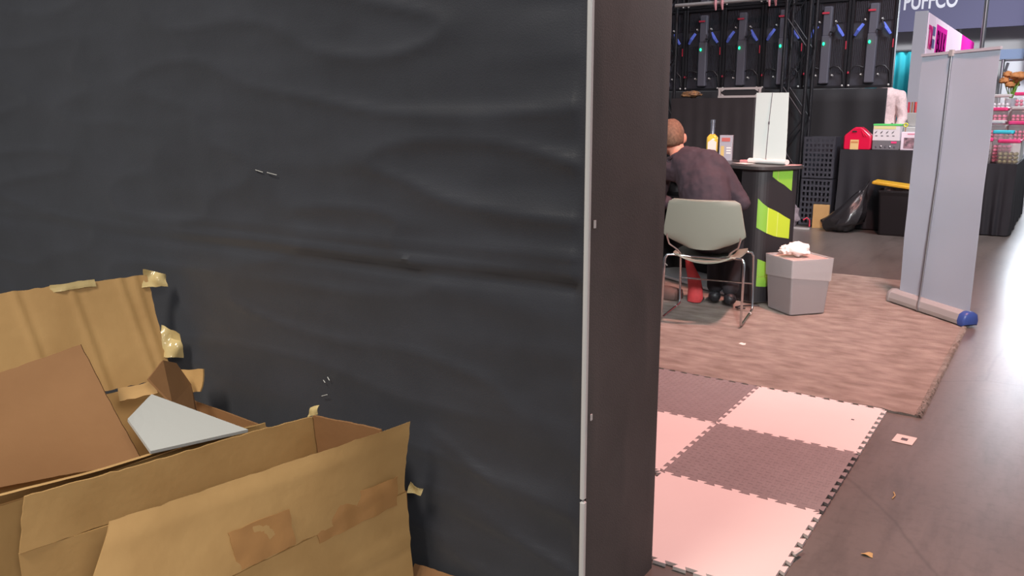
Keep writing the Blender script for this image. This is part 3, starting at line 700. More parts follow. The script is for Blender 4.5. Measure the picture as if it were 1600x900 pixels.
MB().lathe([(.018, .204), (.016, .225), (.0165, .29), (.019, .292), (.019, .318), (.016, .32)], 14).build('foil_neck', M_foil, tq, True)
tq = thing('product_carton', 'small printed carton with clear corners standing beside the liquor bottle', 'carton', (-2.285, 6.42, ZC), R_(12))
MB().box((0, 0, .10), (.10, .06, .20)).build('carton_body', mat('carton_grey', (150, 150, 158), .35), tq, False, .002)
MB().box((-.002, -.031, .165), (.066, .002, .03)).build('red_print', mat('brick_print', (170, 84, 76), .5), tq)
MB().box((-.026, -.031, .06), (.026, .002, .11)).build('gold_print', mat('gold_print', (190, 164, 96), .5), tq)
for i, z in enumerate((.10, .08, .06)): MB().box((.022, -.031, z), (.034, .002, .010)).build('pale_print', M_paper, tq)
for x in (-.047, .047): MB().box((x, -.031, .10), (.007, .003, .20)).build('corner_edge', M_glassy, tq)
tq = thing('tabletop_banner', 'small white roll-up banner standing on the black counter', 'banner', (-1.852, 6.112, ZC), R_(-19))
MB().rings([[(x, .028*math.cos(a), .020+.020*math.sin(a)) for a in [k*math.pi/5 for k in range(10)]] for x in (-.165, .165)]).build('base', M_white, tq, True)
MB().sheet([(-.135, 0, .035), (.150, 0, .035), (.142, -.002, .515), (-.135, -.002, .52)], .0015, 6, 12, .0025, 6).build('banner_sheet', M_tbanner, tq, True)
MB().tube([(-.008, -.018, .03), (-.004, -.012, .30), (.006, -.006, .52)], .0022, 6).build('pole', M_ink, tq)
MB().box((-.003, -.013, .30), (.008, .008, .02)).build('pole_joint', M_ink, tq)
tag(MB().sheet([(-2.10, 6.06, ZC+.003), (-1.99, 6.00, ZC+.003), (-1.95, 6.12, ZC+.004), (-2.06, 6.17, ZC+.004)], .002, 6, 6, .004, 4).build('paper_sheet', M_paper), 'curled white paper sheet on the counter beside the small white banner', 'paper')
tag(MB().box((-2.03, 6.21, ZC+.011), (.11, .08, .02), R_(-20), ch=.003).build('notepad', mat('pink_pad', (206, 140, 140), .6)), 'small pinkish notepad on the counter behind the white papers', 'notepad')
tag(MB().sheet([(-1.70, 6.00, ZC+.003), (-1.60, 6.03, ZC+.003), (-1.60, 6.10, ZC+.004), (-1.68, 6.10, ZC+.004)], .002, 6, 4, .003, 8).build('leaflet', mat('pinkish_card', (196, 150, 146), .6)), 'pinkish leaflet on the right tip of the black counter', 'paper')

# red cloth bag, dark bag and cable under the counter
def cloth_blob(name, m, label, cat, pts, rads, seed, sq=1.):
    mb = MB(); n = 14; rr = []
    for (p, r) in zip(pts, rads):
        rr.append([(p[0]+r*(1+.35*noise.noise(Vector((seed, k*.9, p[2]*14))))*math.cos(k*2*math.pi/n), p[1]+sq*r*(1+.35*noise.noise(Vector((seed+5, k*.9, p[2]*14))))*math.sin(k*2*math.pi/n), p[2]) for k in range(n)])
    return tag(mb.rings(rr).build(name, m, None, True), label, cat)
cloth_blob('cloth_bag', M_redcloth, 'red cloth bag slumped on the carpet under the chrome chair', 'bag',
           [(-2.19, 5.63, .020), (-2.18, 5.63, .05), (-2.185, 5.63, .12), (-2.20, 5.63, .20), (-2.23, 5.63, .28), (-2.255, 5.63, .35), (-2.265, 5.63, .39)], [.05, .058, .055, .05, .035, .020, .006], 3, .55)
cloth_blob('canvas_bag', mat('brown_canvas', (96, 76, 70), .8), 'flat dark brown canvas bag on the carpet left of the red bag', 'bag',
           [(-2.42, 5.66, .018), (-2.42, 5.66, .05), (-2.42, 5.67, .085), (-2.43, 5.68, .10)], [.13, .14, .11, .04], 8, .6)
tag(MB().tube([(-1.80, 5.62, .022), (-1.845, 5.595, .022), (-1.87, 5.62, .022), (-1.85, 5.68, .022), (-1.80, 5.73, .022), (-1.74, 5.75, .022)], .006, 6).build('power_cable', M_black, None, True), 'short black cable curling on the carpet between chair and counter', 'cable')

# ------------------------------------------------------------------ waste bin with liner and tissue
tw = thing('waste_bin', 'square grey plastic waste bin with clear liner folded over its rim', 'bin', (-1.495, 5.80, .018), R_(-40))
sq = lambda h, r=.014: rrect(h, h, r, 4)
hb, ht, BH = .140, .162, .385
mb = MB()
mb.rings([[(x, y, z) for x, y in sq(h)] for z, h in ((.0, hb), (.004, hb), (BH, ht), (BH, ht-.006), (.012, hb-.006))]).build('bin_body', M_bin, tw, False, .002)
rr = []
for z, k in ((BH-.05, -.012), (BH+.004, -.008), (BH+.006, .004), (BH-.05, .006), (BH-.12, .007)):
    base = sq(hb+(ht-hb)*z/BH+k)
    rr.append([(x+.004*noise.noise(Vector((x*30, y*30, z*20))), y+.004*noise.noise(Vector((y*30, x*30, z*20))), z-(.055*(.5+.5*math.sin(3*math.atan2(y, x)+.6)) if z < BH-.10 else 0)) for x, y in base])
MB().rings(rr, False, False).build('liner', M_liner, tw, True)
MB().sheet([(-.145, -.145, BH-.006), (.145, -.145, BH-.006), (.145, .145, BH-.003), (-.145, .145, BH-.004)], .004, 8, 8, .006, 4).build('rubbish_top', mat('pinkish_rubbish', (196, 172, 164), .6), tw)
def crumple(c, r, seed, amp=.35, n=22, m=14):
    mb = MB(); vs = []; rr = []
    for i in range(m+1):
        a = math.pi*(.03+.94*i/m); ring = []
        for k in range(n):
            b = k*2*math.pi/n; d = Vector((math.sin(a)*math.cos(b), math.sin(a)*math.sin(b), -math.cos(a)))
            q = 1+amp*noise.noise(d*2.3+Vector((seed, 0, 0)))+amp*.5*noise.noise(d*5+Vector((seed, 3, 0)))
            ring.append((c[0]+r[0]*d.x*q, c[1]+r[1]*d.y*q, c[2]+r[2]*d.z*q))
        rr.append(ring)
    return mb.rings(rr)
cr_ = crumple((0, 0, 0), (.085, .06, .045), 2.2)
cr_.add(*(lambda q: (q.v, q.f))(crumple((-.075, -.015, -.008), (.045, .045, .033), 6.1)))
tis = cr_.build('crumpled_tissue', M_tissue, None, True); tis.location = (-1.505, 5.79, .018+BH+.052)
tag(tis, 'crumpled white tissue paper heaped on top of the grey waste bin', 'tissue')

# ------------------------------------------------------------------ litter on the floor
tl = thing('paper_card', 'small white card with a grey printed square lying on bare concrete beside the mats', 'card', (-.452, 3.70, .0015), R_(-4))
MB().box((0, 0, .0008), (.082, .10, .0016)).build('card_sheet', M_paper, tl)
MB().box((0, 0, .0019), (.026, .030, .0005)).build('print_mark', M_ink, tl)
def scrap(name, c, s, m, label, cat, seed):
    x, y, z = c
    tag(MB().sheet([(x-s, y-s*.4, z), (x+s, y-s*.5, z), (x+s*.8, y+s*.5, z+.004), (x-s*.7, y+s*.5, z)], .001, 6, 4, .006, seed, .004, 40).build(name, m, None, True), label, cat)
scrap('paper_scrap', (-.39, 2.604, .004), .018, M_cardedge, 'pale torn scrap on the concrete near the bottom edge', 'scrap', 3)
scrap('paper_scrap', (-1.52, 4.734, .018), .022, M_tissue, 'small pale scrap on the open carpet in front of the chair', 'scrap', 5)
tag(MB().box((-.573, 2.465, .020), (.010, .045, .006), R_(-14)).build('plastic_stick', M_white), 'short white plastic stick at the jagged edge of the nearest mat', 'scrap')
tag(MB().tube([(-.40, 3.13, .003), (-.39, 3.10, .004), (-.395, 3.07, .003)], .002, 5).build('string_scrap', M_cardedge), 'tiny string scrap on concrete right of the grey mat', 'scrap')
tag(MB().box((-.685, 3.79, .0145), (.012, .008, .002)).build('grit_crumb', M_ink), 'dark crumb on the pinkish white mat near the carpet', 'crumb')

# ------------------------------------------------------------------ video wall seen from behind
LY, LZ, CW, CHh = 11.2, 1.69, .5465, 1.10
def cabinet():
    t = thing('video_wall_cabinet', 'x', 'video wall', (0, 0, 0), 0, 'black video wall cabinets seen from behind')
    MB().box((0, .03, CHh/2), (CW-.004, .04, CHh-.004)).build('back_plate', M_ledbk, t)
    for x in (-CW/2+.02, CW/2-.02): MB().box((x, -.012, CHh/2), (.034, .055, CHh-.006), ch=.005).build('side_rail', M_blackm, t)
    for z in (.02, CHh-.02): MB().box((0, -.006, z), (CW-.08, .045, .032)).build('end_rail', M_blackm, t)
    MB().box((0, -.03, .36), (.115, .09, .60), ch=.012).build('power_box', M_ledbox, t)
    MB().box((0, -.03, .83), (.105, .08, .36), ch=.012).build('control_box', M_ledbox, t)
    MB().ball((-.02, -.085, .555), (.013, .01, .020)).build('status_light', M_green, t, True)
    mb = MB()
    for s in (-1, 1):
        for k in range(7):
            mb.box((s*(.085+.021*k), .0, .40), (.008, .022, .42))
            mb.box((s*(.085+.021*k), .0, .93), (.008, .022, .24))
    mb.build('cooling_fins', M_ledbk, t)
    for s in (-1, 1):
        MB().tube([(s*.115, -.05, .775), (s*.165, -.07, .70), (s*.205, -.05, .64)], [.020, .024, .018], 6).build('strap_handle', M_blue, t)
        for z in (.16, .82): MB().tube([(s*.10, .0, z), (s*.10, -.045, z+.01)], [.013, .010], 6).build('locking_pin', M_white, t)
        MB().tube([(s*.07, -.06, .25), (s*.12, -.085, .27), (s*.18, -.08, .265), (s*.235, -.06, .20), (s*.245, -.05, .06)], .008, 6).build('jumper_cable', M_black, t, True)
    MB().tube([(.05, -.08, .70), (.10, -.11, .68), (.14, -.11, .73), (.11, -.10, .80)], .009, 6).build('jumper_cable', M_black, t, True)
    MB().box((.245, -.045, .53), (.010, .012, .10)).build('red_tag', M_red, t)
    MB().ball((-.245, -.05, .19), .018).build('red_plug', M_red, t, True)
    MB().box((-.02, -.075, .93), (.085, .012, .022)).build('name_strip', M_red, t)
    for x in (-.235, .235): MB().ball((x, -.05, .035), .013).build('corner_bolt', M_white, t, True)
    return t
proto = cabinet()
pos = ['next to the open aisle at the right end', 'second from the right end', 'right behind the truss tower', 'left of the truss tower', 'above the silver rack case', 'at the left end beside the black wall']
for row in range(2):
    for k in range(6):
        o = proto if (row == 0 and k == 0) else copy_tree(proto)
        o.location = (-2.19-k*CW, LY, LZ+row*CHh)
        o['label'] = ('lower' if row == 0 else 'upper')+' black video wall cabinet '+pos[k]
for nm, x, lb in (('truss_tower', -2.945, 'black box truss tower standing right of the small white banner'), ('truss_tower', -4.80, 'black box truss tower beside the black wall with coiled cables')):
    t = thing(nm, lb, 'truss', (x, 10.72, 0), 0, 'truss towers carrying the video wall'); s = .145
    for a in (-1, 1):
        for b in (-1, 1): MB().tube([(a*s, b*s, .012), (a*s, b*s, 4.2)], .022, 10).build('chord', M_blackm, t, True)
    for k in range(10):
        z0 = .1+k*.41
        for (p, q) in (((-s, -s), (s, -s)), ((-s, s), (s, s)), ((-s, -s), (-s, s)), ((s, -s), (s, s))):
            (p, q) = (p, q) if k % 2 else (q, p)
            MB().tube([(*p, z0+.40), (*q, z0)], .009, 6).build('brace', M_blackm, t, True)
    MB().box((0, 0, .006), (.345, .345, .012)).build('base_plate', M_blackm, t)
tag(MB().tube([(-4.62, 10.72, 2.80), (-3.10, 10.72, 2.80)], .024, 12).build('cross_pipe', M_silver, None, True), 'silver pipe running across between the two truss towers', 'pipe')
for i, x in enumerate((-4.05, -3.96, -3.35, -3.27)):
    t = MB().tube([(x, 10.69, 2.86), (x, 10.685, 2.78), (x+.008, 10.69, 2.70)], [.016, .02, .010], 6).build('pipe_tie', mat('pink_tie', (216, 150, 156), .5))
    tag(t, ('first', 'second', 'third', 'fourth')[i]+' pale pink tie from the left on the silver cross pipe', 'tie', 'ties on the silver pipe')
# cables at the left tower
for i in range(2):
    x = -4.93+i*.035
    tag(MB().tube([(x+.02, 10.53, 3.0), (x-.02, 10.53, 2.6), (x+.01, 10.52, 2.2), (x-.03, 10.51, 1.95), (x+.0, 10.5, 1.6)], .010, 6).build('hanging_cable', M_cable, None, True),
        ('pale grey cable hanging down the left truss tower', 'second pale grey cable hanging just right of its twin on the left tower')[i], 'cable')
t = thing('cable_coil', 'coiled pale cable bundle hanging on the left truss tower', 'cable', (-4.90, 10.50, 1.60))
for k in range(6):
    a = k*.35
    MB().tube([(.02*k-.06+.075*math.cos(q), -.01*k-.02, .10+.14*math.sin(q)+.01*k) for q in [j*2*math.pi/16+a for j in range(17)]], .010, 6).build('cable_loop', M_cable, t, True)
# black drape below the wall
def drape(x0, x1, y, z0, z1, amp, freq, n=160, m=10, seed=0):
    vs = []; fs = []
    for j in range(m+1):
        for i in range(n+1):
            x = x0+(x1-x0)*i/n; z = z0+(z1-z0)*j/m
            vs.append((x, y+amp*math.sin(x*freq+.6*noise.noise(Vector((x*3, z, seed))))+amp*.8*noise.noise(Vector((x*4, z*2.5, seed))), z))
    W = n+1
    for j in range(m):
        for i in range(n): k = j*W+i; fs.append((k, k+1, k+W+1, k+W))
    return MB().add(vs, fs)
def thick(o, th=.004):
    s = o.modifiers.new('thick', 'SOLIDIFY'); s.thickness = th; return o
tag(thick(drape(-5.3, -1.945, 11.10, .02, 1.685, .016, 17).build('masking_drape', M_drape, None, True)), 'black masking drape hanging below the video wall', 'drape')
# draped rack with silver case
t = thing('draped_rack', 'tall equipment rack under a black cloth behind the counter', 'rack', (-3.17, 8.75, 0))
def dr(u0): pass
mb = MB(); rr = []
for z in (.01, .4, .8, 1.2, 1.50, 1.535):
    k = 1 if z < 1.52 else .98
    base = rrect(.42, .33, .03, 3); r = []
    for i, (x, y) in enumerate(base): r.append((x*k, y*k, z))
    rr.append(r)
mb.rings(rr).build('rack_body', M_black, t)
vs = []; base = []
for i in range(120):
    a = i/120*2*(2*.45+2*.36); per = [(.45, -.36, .9, 1, 0), ]
pts = []
for i in range(40): pts.append((-.45+.9*i/40, -.36))
for i in range(30): pts.append((.45, -.36+.72*i/30))
for i in range(40): pts.append((.45-.9*i/40, .36))
for i in range(30): pts.append((-.45, .36-.72*i/30))
def dp(i, p, z):
    a = (.018*math.sin(i*1.05)+.012*noise.noise(Vector((i*.5, z*2, 0))))*(1-z/1.6)
    l = math.hypot(*p); return (p[0]*(1+a/l), p[1]*(1+a/l), z)
MB().rings([[dp(i, p, z) for i, p in enumerate(pts)] for z in (.015, .3, .6, .9, 1.2, 1.5, 1.545)], False, True).build('cloth', M_drape, t, True)
t = thing('rack_case', 'shallow silver-edged equipment case lying on the black draped rack', 'case', (-2.93, 8.62, 1.547))
MB().box((0, .01, .05), (.42, .16, .095)).build('case_body', M_black, t)
for z in (.012, .094): MB().box((0, -.075, z), (.46, .016, .022)).build('edge_rail', M_silver, t)
for x in (-.215, .215): MB().box((x, -.075, .053), (.022, .0162, .10)).build('edge_rail', M_silver, t)
for x in (-.195, .195):
    for z in (.026, .080): MB().prism([(x, -.0845, z-.018), (x+(.03 if x < 0 else -.03), -.0845, z), (x, -.0845, z+.018)], (0, .01, 0)).build('corner_plate', M_silver, t)
tag(crumple((-3.42, 8.45, 1.585), (.10, .06, .035), 4.4, .5).build('cable_scraps', mat('amber_tangle', (150, 110, 62), .6, col2=(70, 66, 62), scale=40), None, True), 'small tangle of amber and dark cable on the draped rack', 'cable')

# black perforated crates beside the truss
for k, (z, lb) in enumerate(((0.012, 'black perforated plastic crate on the floor right of the truss tower'), (.60, 'black perforated plastic crate stacked on top of the other by the truss'))):
    t = thing('plastic_crate', lb, 'crate', (-2.55, 10.60, z), 0, 'stacked black crates')
    W_, D_, H2 = .36, .30, .575 if k == 0 else .50
    MB().box((0, 0, .01), (W_, D_, .02)).build('crate_floor', M_blackm, t)
    for yy, nm in ((-D_/2, 'lattice_front'), (D_/2, 'lattice_rear')):
        mb = MB()
        for i in range(8): mb.box((-W_/2+.012+(W_-.024)*i/7, yy, H2/2), (.022, .012, H2))
        for i in range(9): mb.box((0, yy, .014+(H2-.028)*i/8), (W_, .014, .026))
        mb.build(nm, M_ledbk, t)
    for xx in (-W_/2, W_/2): MB().box((xx, 0, H2/2), (.012, D_, H2)).build('crate_side', M_ledbk, t)

# ------------------------------------------------------------------ far tables and what stands on them
def cloth_table(name, label, x0, x1, y0, y1, z, seed, lean=0.):
    c = ((x0+x1)/2, (y0+y1)/2); t = thing(name, label, 'table', (*c, 0)); hx, hy = (x1-x0)/2, (y1-y0)/2
    MB().box((0, 0, z-.025), (2*hx-.01, 2*hy-.01, .03)).build('table_top', M_wood, t)
    for sx in (-1, 1):
        for sy in (-1, 1): MB().tube([(sx*(hx-.08), sy*(hy-.08), 0), (sx*(hx-.08), sy*(hy-.08), z-.04)], .014, 8).build('leg', M_blackm, t)
    pts = []; n = 46
    for i in range(n): pts.append((-hx+2*hx*i/n, -hy))
    for i in range(n): pts.append((hx, -hy+2*hy*i/n))
    for i in range(n): pts.append((hx-2*hx*i/n, hy))
    for i in range(n): pts.append((-hx, hy-2*hy*i/n))
    def q(i, p, zz):
        a = (.012*math.sin(i*.8+seed)+.016*noise.noise(Vector((i*.3, zz*3, seed))))*(1-zz/z)*1.4+.004
        return (p[0]+(a if abs(p[0]) == hx and p[0] > 0 else -a if abs(p[0]) == hx else 0), p[1]+(a if p[1] >= hy else -a if p[1] <= -hy else 0), zz)
    MB().rings([[q(i, p, zz) for i, p in enumerate(pts)] for zz in (.012, z*.25, z*.5, z*.75, z*.95, z)], False, True).build('cloth', M_cloth, t, True)
    return t
cloth_table('draped_table', 'black cloth table with red jug and display boxes behind the roll-up banner', -2.30, -1.15, 10.46, 10.92, .955, 3)
cloth_table('draped_table', 'black cloth table heaped with candy jars right of the roll-up banner', -1.08, -.475, 10.72, 13.4, .815, 6)
tag(MB().box((-2.53, 10.47, .958), (.18, .10, .02)).build('shelf_plank', M_wood), 'short bare wooden plank end at the left of the black cloth table', 'plank') if False else None
ZT2 = .957
# red jug
t = thing('red_jug', 'glossy red jug with sloping shoulders and tan label on the black table', 'jug', (-2.125, 10.56, ZT2))
prof = [(-.15, 0), (.15, 0), (.155, .02), (.155, .15), (.145, .17), (.06, .245), (.03, .262), (-.03, .262), (-.06, .245), (-.145, .17), (-.155, .15), (-.155, .02)]
MB().rings([[(x*k, y, z*kk) for x, z in prof] for y, k, kk in ((-.085, .93, .97), (-.07, 1, 1), (.07, 1, 1), (.085, .93, .97))]).build('jug_body', M_redjug, t, False, .006)
MB().box((-.035, -.088, .212), (.05, .012, .016)).build('grip_slot', M_black, t)
MB().prism([(-.075, -.0875, .0), (.02, -.0875, .0), (.02, -.0875, .115), (-.075, -.0875, .115)], (0, -.002, 0)).build('paper_label', mat('tan_label', (230, 196, 132), .6), t)
MB().box((-.028, -.0905, .085), (.08, .002, .02)).build('label_band', M_orange, t)
for x in (.045, .075): MB().tube([(x, -.087, .235-(x-.03)*1.0), (x+.03, -.089, .155)], .006, 6).build('rib', M_redjug, t)
# product display box with green lid
t = thing('display_box', 'clear product display box with green lid and printed arrows on the black table', 'display box', (-1.815, 10.60, ZT2))
MB().box((0, 0, .055), (.29, .18, .11), ch=.004).build('clear_tray', mat('grey_clear', (120, 118, 122), .25), t)
MB().box((0, 0, .195), (.29, .18, .17)).build('printed_carton', mat('cream_carton', (226, 222, 226), .5), t)
MB().box((0, 0, .29), (.30, .19, .022), ch=.003).build('lid', mat('green_lid', (96, 220, 112), .4), t)
MB().box((-.02, -.0915, .258), (.24, .002, .034)).build('yellow_band', mat('pale_yellow', (226, 222, 160), .5), t)
for i in range(4):
    x = -.115+i*.062
    MB().prism([(x-.012, -.0905, .20), (x+.015, -.0905, .225), (x+.006, -.0905, .20), (x-.012, -.0905, .186)], (0, -.002, 0)).build('arrow_print', M_ink, t)
    MB().box((x+.008, -.0915, .163), (.024, .002, .010)).build('dash_print', M_ink, t)
MB().box((.09, -.093, .088), (.06, .004, .022)).build('pink_sticker', M_pink, t)
for i in range(5): MB().ball((-.10+.05*i, -.075, .035), (.022, .02, .028), 8, 6).build('sweet', M_foil if i % 2 else M_ink, t, True)
t = thing('picture_frame', 'white framed small picture standing on the black table by the banner', 'frame', (-1.56, 10.58, ZT2), 0)
MB().box((0, 0, .105), (.20, .03, .21), ch=.004).build('frame', mat('white_frame', (236, 222, 232), .5), t)
MB().box((0, -.0158, .08), (.135, .003, .125)).build('picture', mat('picture_print', (70, 64, 70), .4, var=.5, scale=22, col2=(190, 150, 160)), t)
MB().box((.015, -.0158, .185), (.10, .002, .010)).build('caption_strip', M_candy2, t)
t = thing('yellow_ring', 'yellow plastic loop beside the green lidded display box', 'loop', (-1.655, 10.78, ZT2))
MB().tube([(.02*math.cos(a), 0, .285+.02*math.sin(a)) for a in [k*math.pi/8 for k in range(17)]], .008, 6).build('ring', mat('acid_yellow', (226, 226, 60), .4), t, True)
MB().tube([(0, 0, .006), (0, 0, .268)], .007, 6).build('post', M_wood, t)
MB().lathe([(.035, 0), (.035, .006), (.01, .01)], 14).build('foot', M_wood, t)

# under the far table: bag, tote, carton
mb = crumple((0, 0, 0), (.27, .20, .20), 9.1, .25, 28, 18)
vs = []
for (x, y, z) in mb.v:
    z2 = z+.20; k = max(0, z2-.10)/.30
    s = max(.12, 1-k*.85); vs.append((x*s*.9+k*.27, y*s, max(.004, z2*1.0+max(0, k-.2)*.22)))
mb.v = vs
o = mb.build('rubbish_bag', M_bag, None, True); o.location = (-2.17, 10.14, 0)
tag(o, 'black plastic rubbish bag slumped on the floor with gathered neck', 'bag')
t = thing('storage_tote', 'black plastic tote with yellow lid on the floor under the black table', 'tote', (-1.57, 10.24, 0), R_(2))
MB().rings([[(x, y, z) for x, y in rrect(a, b, .03, 4)] for z, a, b in ((0, .17, .13), (.02, .175, .135), (.46, .20, .155), (.50, .215, .165), (.52, .215, .165))]).build('tote_body', M_black, t)
vs = MB(); Mx = Matrix.Translation((-.03, 0, .575)) @ Matrix.Rotation(R_(6.5), 4, 'Y')
vs.box((0, 0, 0), (.50, .34, .035), M=Mx, ch=.008).build('lid', M_yellow, t)
MB().sheet([(-.15, -.16, .50), (.12, -.165, .49), (.10, -.13, .54), (-.14, -.13, .55)], .002, 8, 4, .01, 3, .004, 20).build('bag_lining', M_bag, t)
tag(MB().box((-2.44, 10.33, .145), (.19, .03, .29), R_(3), ch=.003).build('cardboard_offcut', M_card), 'upright piece of cardboard against the black table left of the rubbish bag', 'cardboard')
tag(crumple((-2.77, 10.27, .14), (.085, .07, .125), 1.7, .4).build('plastic_bag', mat('clear_bag', (150, 140, 146), .2, alpha=.8, bump=.6, bscale=30), None, True), 'crumpled clear plastic bag at the foot of the truss tower', 'bag')
tag(MB().tube([(-2.64, 10.30, .09), (-2.60, 10.31, .12), (-2.565, 10.31, .09), (-2.56, 10.30, .010)], .009, 6).build('red_cable', M_red, None, True), 'thin red cable running from the clear plastic bag to the floor', 'cable')
tag(MB().box((-2.74, 10.12, .011), (.46, .05, .02), R_(1)).build('metal_bar', M_silver), 'flat grey metal bar on the floor in front of the truss tower', 'bar')

# ------------------------------------------------------------------ candy jars on the right-hand table
st = thing('stepped_rack', 'white stepped display rack carrying rows of candy jars on the right table', 'rack', (-.775, 11.6, .817))
steps = ((11.10, .0), (11.36, .24), (11.62, .42), (11.88, .60))
for k, (y, z) in enumerate(steps):
    if k: MB().box((0, y-11.6, z/2), (.58, .24, z)).build('step', M_white, st, False, .004)
def jar(loc, w, h, lidm, conm, label, clear=M_glassy):
    t = thing('candy_jar', label, 'jar', loc, random.uniform(-.1, .1), 'candy jars on the right table')
    MB().rings([[(x, y, z) for x, y in rrect(w/2*k, w/2*k, w*.15, 3)] for z, k in ((0, .96), (.006, 1), (h-.02, 1), (h, .9))]).build('jar_body', clear, t, True)
    MB().rings([[(x, y, z) for x, y in rrect(w/2*k, w/2*k, w*.18, 3)] for z, k in ((h-.002, 1.0), (h+.004, 1.06), (h+.03, 1.06), (h+.036, .98))]).build('lid', lidm, t, True)
    mb = MB(); r = w*.105
    for a in range(4):
        for b in range(4):
            for c in range(max(2, int(h*.72/(r*1.9)))):
                if 0 < a < 3 and 0 < b < 3: continue
                mb.ball((-w*.34+a*w*.226+random.uniform(-.1, .1)*r, -w*.34+b*w*.226+random.uniform(-.1, .1)*r, r*1.05+c*r*1.85), r, 6, 4)
    mb.build('sweets', conm, t, True)['kind'] = 'stuff'
jar((-.575, 10.86, .817), .215, .235, M_pink, M_candy, 'clear jar of olive sweets with pink lid at the front table corner')
jar((-.845, 10.86, .817), .20, .25, M_pink, M_ink, 'clear jar of dark sweets half hidden by the roll-up banner')
jar((-.66, 11.12, .817), .20, .33, M_teal, M_candy2, 'tall jar with teal lid behind the olive sweets jar')
jar((-.90, 11.12, .817), .20, .33, M_purple, M_candy2, 'tall jar with lilac lid beside the teal lidded jar')
jar((-.54, 11.38, 1.059), .20, .19, M_pink, M_candy2, 'pink lidded jar on the lowest rack step, right end')
jar((-.77, 11.38, 1.059), .20, .20, M_white, M_candy2, 'white lidded jar of pink sweets on the lowest rack step')
jar((-.54, 11.64, 1.239), .20, .18, M_white, M_candy2, 'white lidded jar on the middle rack step, right end')
jar((-.77, 11.64, 1.239), .20, .17, M_pink, M_candy2, 'pink lidded jar on the middle rack step')
jar((-.54, 11.90, 1.419), .20, .17, M_pink, M_candy2, 'pink lidded jar on the top rack step, right end')
jar((-.77, 11.90, 1.419), .20, .15, M_white, mat('pale_sweets', (226, 226, 230), .4), 'white lidded jar of pale sweets on the top rack step')
jar((-.60, 12.20, .817), .22, .26, M_pink, M_candy, 'clear jar standing on the table behind the stepped rack')
# flower bunch above
t = thing('flower_bunch', 'bunch of orange flowers above the candy jars', 'flowers', (-.72, 12.65, .817))
MB().lathe([(.06, 0), (.075, .02), (.05, .45), (.07, .75), (.065, .75)], 16).build('vase', M_grey, t, True)
for k in range(9):
    a = k*.7; c = (.11*math.cos(a)*(.4+.6*(k % 3)/2), .08*math.sin(a), .98+.07*math.sin(k*1.9))
    MB().tube([(0, 0, .70), (c[0]*.5, c[1]*.5, .84), c], .006, 5).build('stem', M_lime2, t)
    crumple(c, (.055, .055, .04), k*1.3, .5, 12, 8).build('bloom', M_orange, t, True)

# ------------------------------------------------------------------ booths beyond
# white lit display wall running away from us
DX = -1.925
t = thing('display_wall', 'tall white display wall with lit pink header signs beyond the tables', 'display wall', (DX, 13.5, 0))
MB().box((-.085, .03, 1.41), (.17, .06, 2.82)).build('end_post', M_grey, t)
MB().box((-.05, 3.2, 1.1), (.09, 6.2, 2.2)).build('wall_panel', M_white, t)
for k, (y0, y1, nm) in enumerate(((.07, .80, 'a'), (.82, 2.16, 'b'), (2.18, 4.2, 'c'), (4.22, 6.4, 'd'))):
    h = MB().box((-.03, (y0+y1)/2, 2.50), (.09, y1-y0, .60), ch=.006).build('header_sign', M_lit if k < 3 else M_litpink, t)
    if k == 1: MB().box((.018, (y0+y1)/2, 2.47), (.006, 1.20, .47)).build('pink_panel', M_litpink, h)
    if k == 3: MB().box((.018, (y0+y1)/2, 2.38), (.006, 1.8, .30)).build('white_panel', M_lit, h)
def sidetext(name, body, y, z, size, m, p, sx=1.):
    Mx = Matrix.Translation((.021, y, z)) @ Matrix.Rotation(R_(90), 4, 'Z') @ Matrix.Rotation(R_(90), 4, 'X') @ Matrix.Diagonal((sx, 1, 1, 1))
    text(name, body, size, m, p, Mx)
hs = [c for c in children(t) if c.name.startswith('header_sign')]
sidetext('letters', 'TOM', .10, 2.31, .46, M_pinktext, hs[0], .38)
sidetext('letters', 'BULK', .97, 2.30, .46, M_bulk, hs[1], .90)
for i, z in enumerate((2.58, 2.40)):
    MB().box((.0185, .62, z), (.005, .26, .13)).build('small_print', M_greytext, hs[0])
for i in range(5): MB().box((.0185, 2.75+i*.26, 2.31), (.005, .07, .15)).build('pink_stroke', M_pinktext, hs[2])
for i, (y, z, m, r) in enumerate(((.55, 1.95, M_yellow, .16), (.60, 1.60, M_teal, .14), (.66, 1.28, M_red, .13))):
    MB().box((.02, y, z), (.05, .24, r*1.6), ch=.006).build('product_pack', m, t)
# white bin stand with packs
t = thing('sample_stand', 'white stand with red and brown packets beside the person in pink', 'stand', (-1.76, 12.35, 0))
MB().box((0, 0, .60), (.30, .25, 1.20), ch=.01).build('pedestal', M_white, t)
MB().rings([[(x, y, z) for x, y in rrect(a, a*.8, .03, 4)] for z, a in ((1.21, .10), (1.38, .165), (1.385, .165), (1.37, .155), (1.23, .09))]).build('bowl', M_white, t)
for i in range(7):
    MB().box((-.12+.04*i, .0, 1.44), (.024, .05, .17), R_(10*i)).build('packet', (M_red, mat('brown_pack', (150, 110, 80), .5), M_redcloth)[i % 3], t)
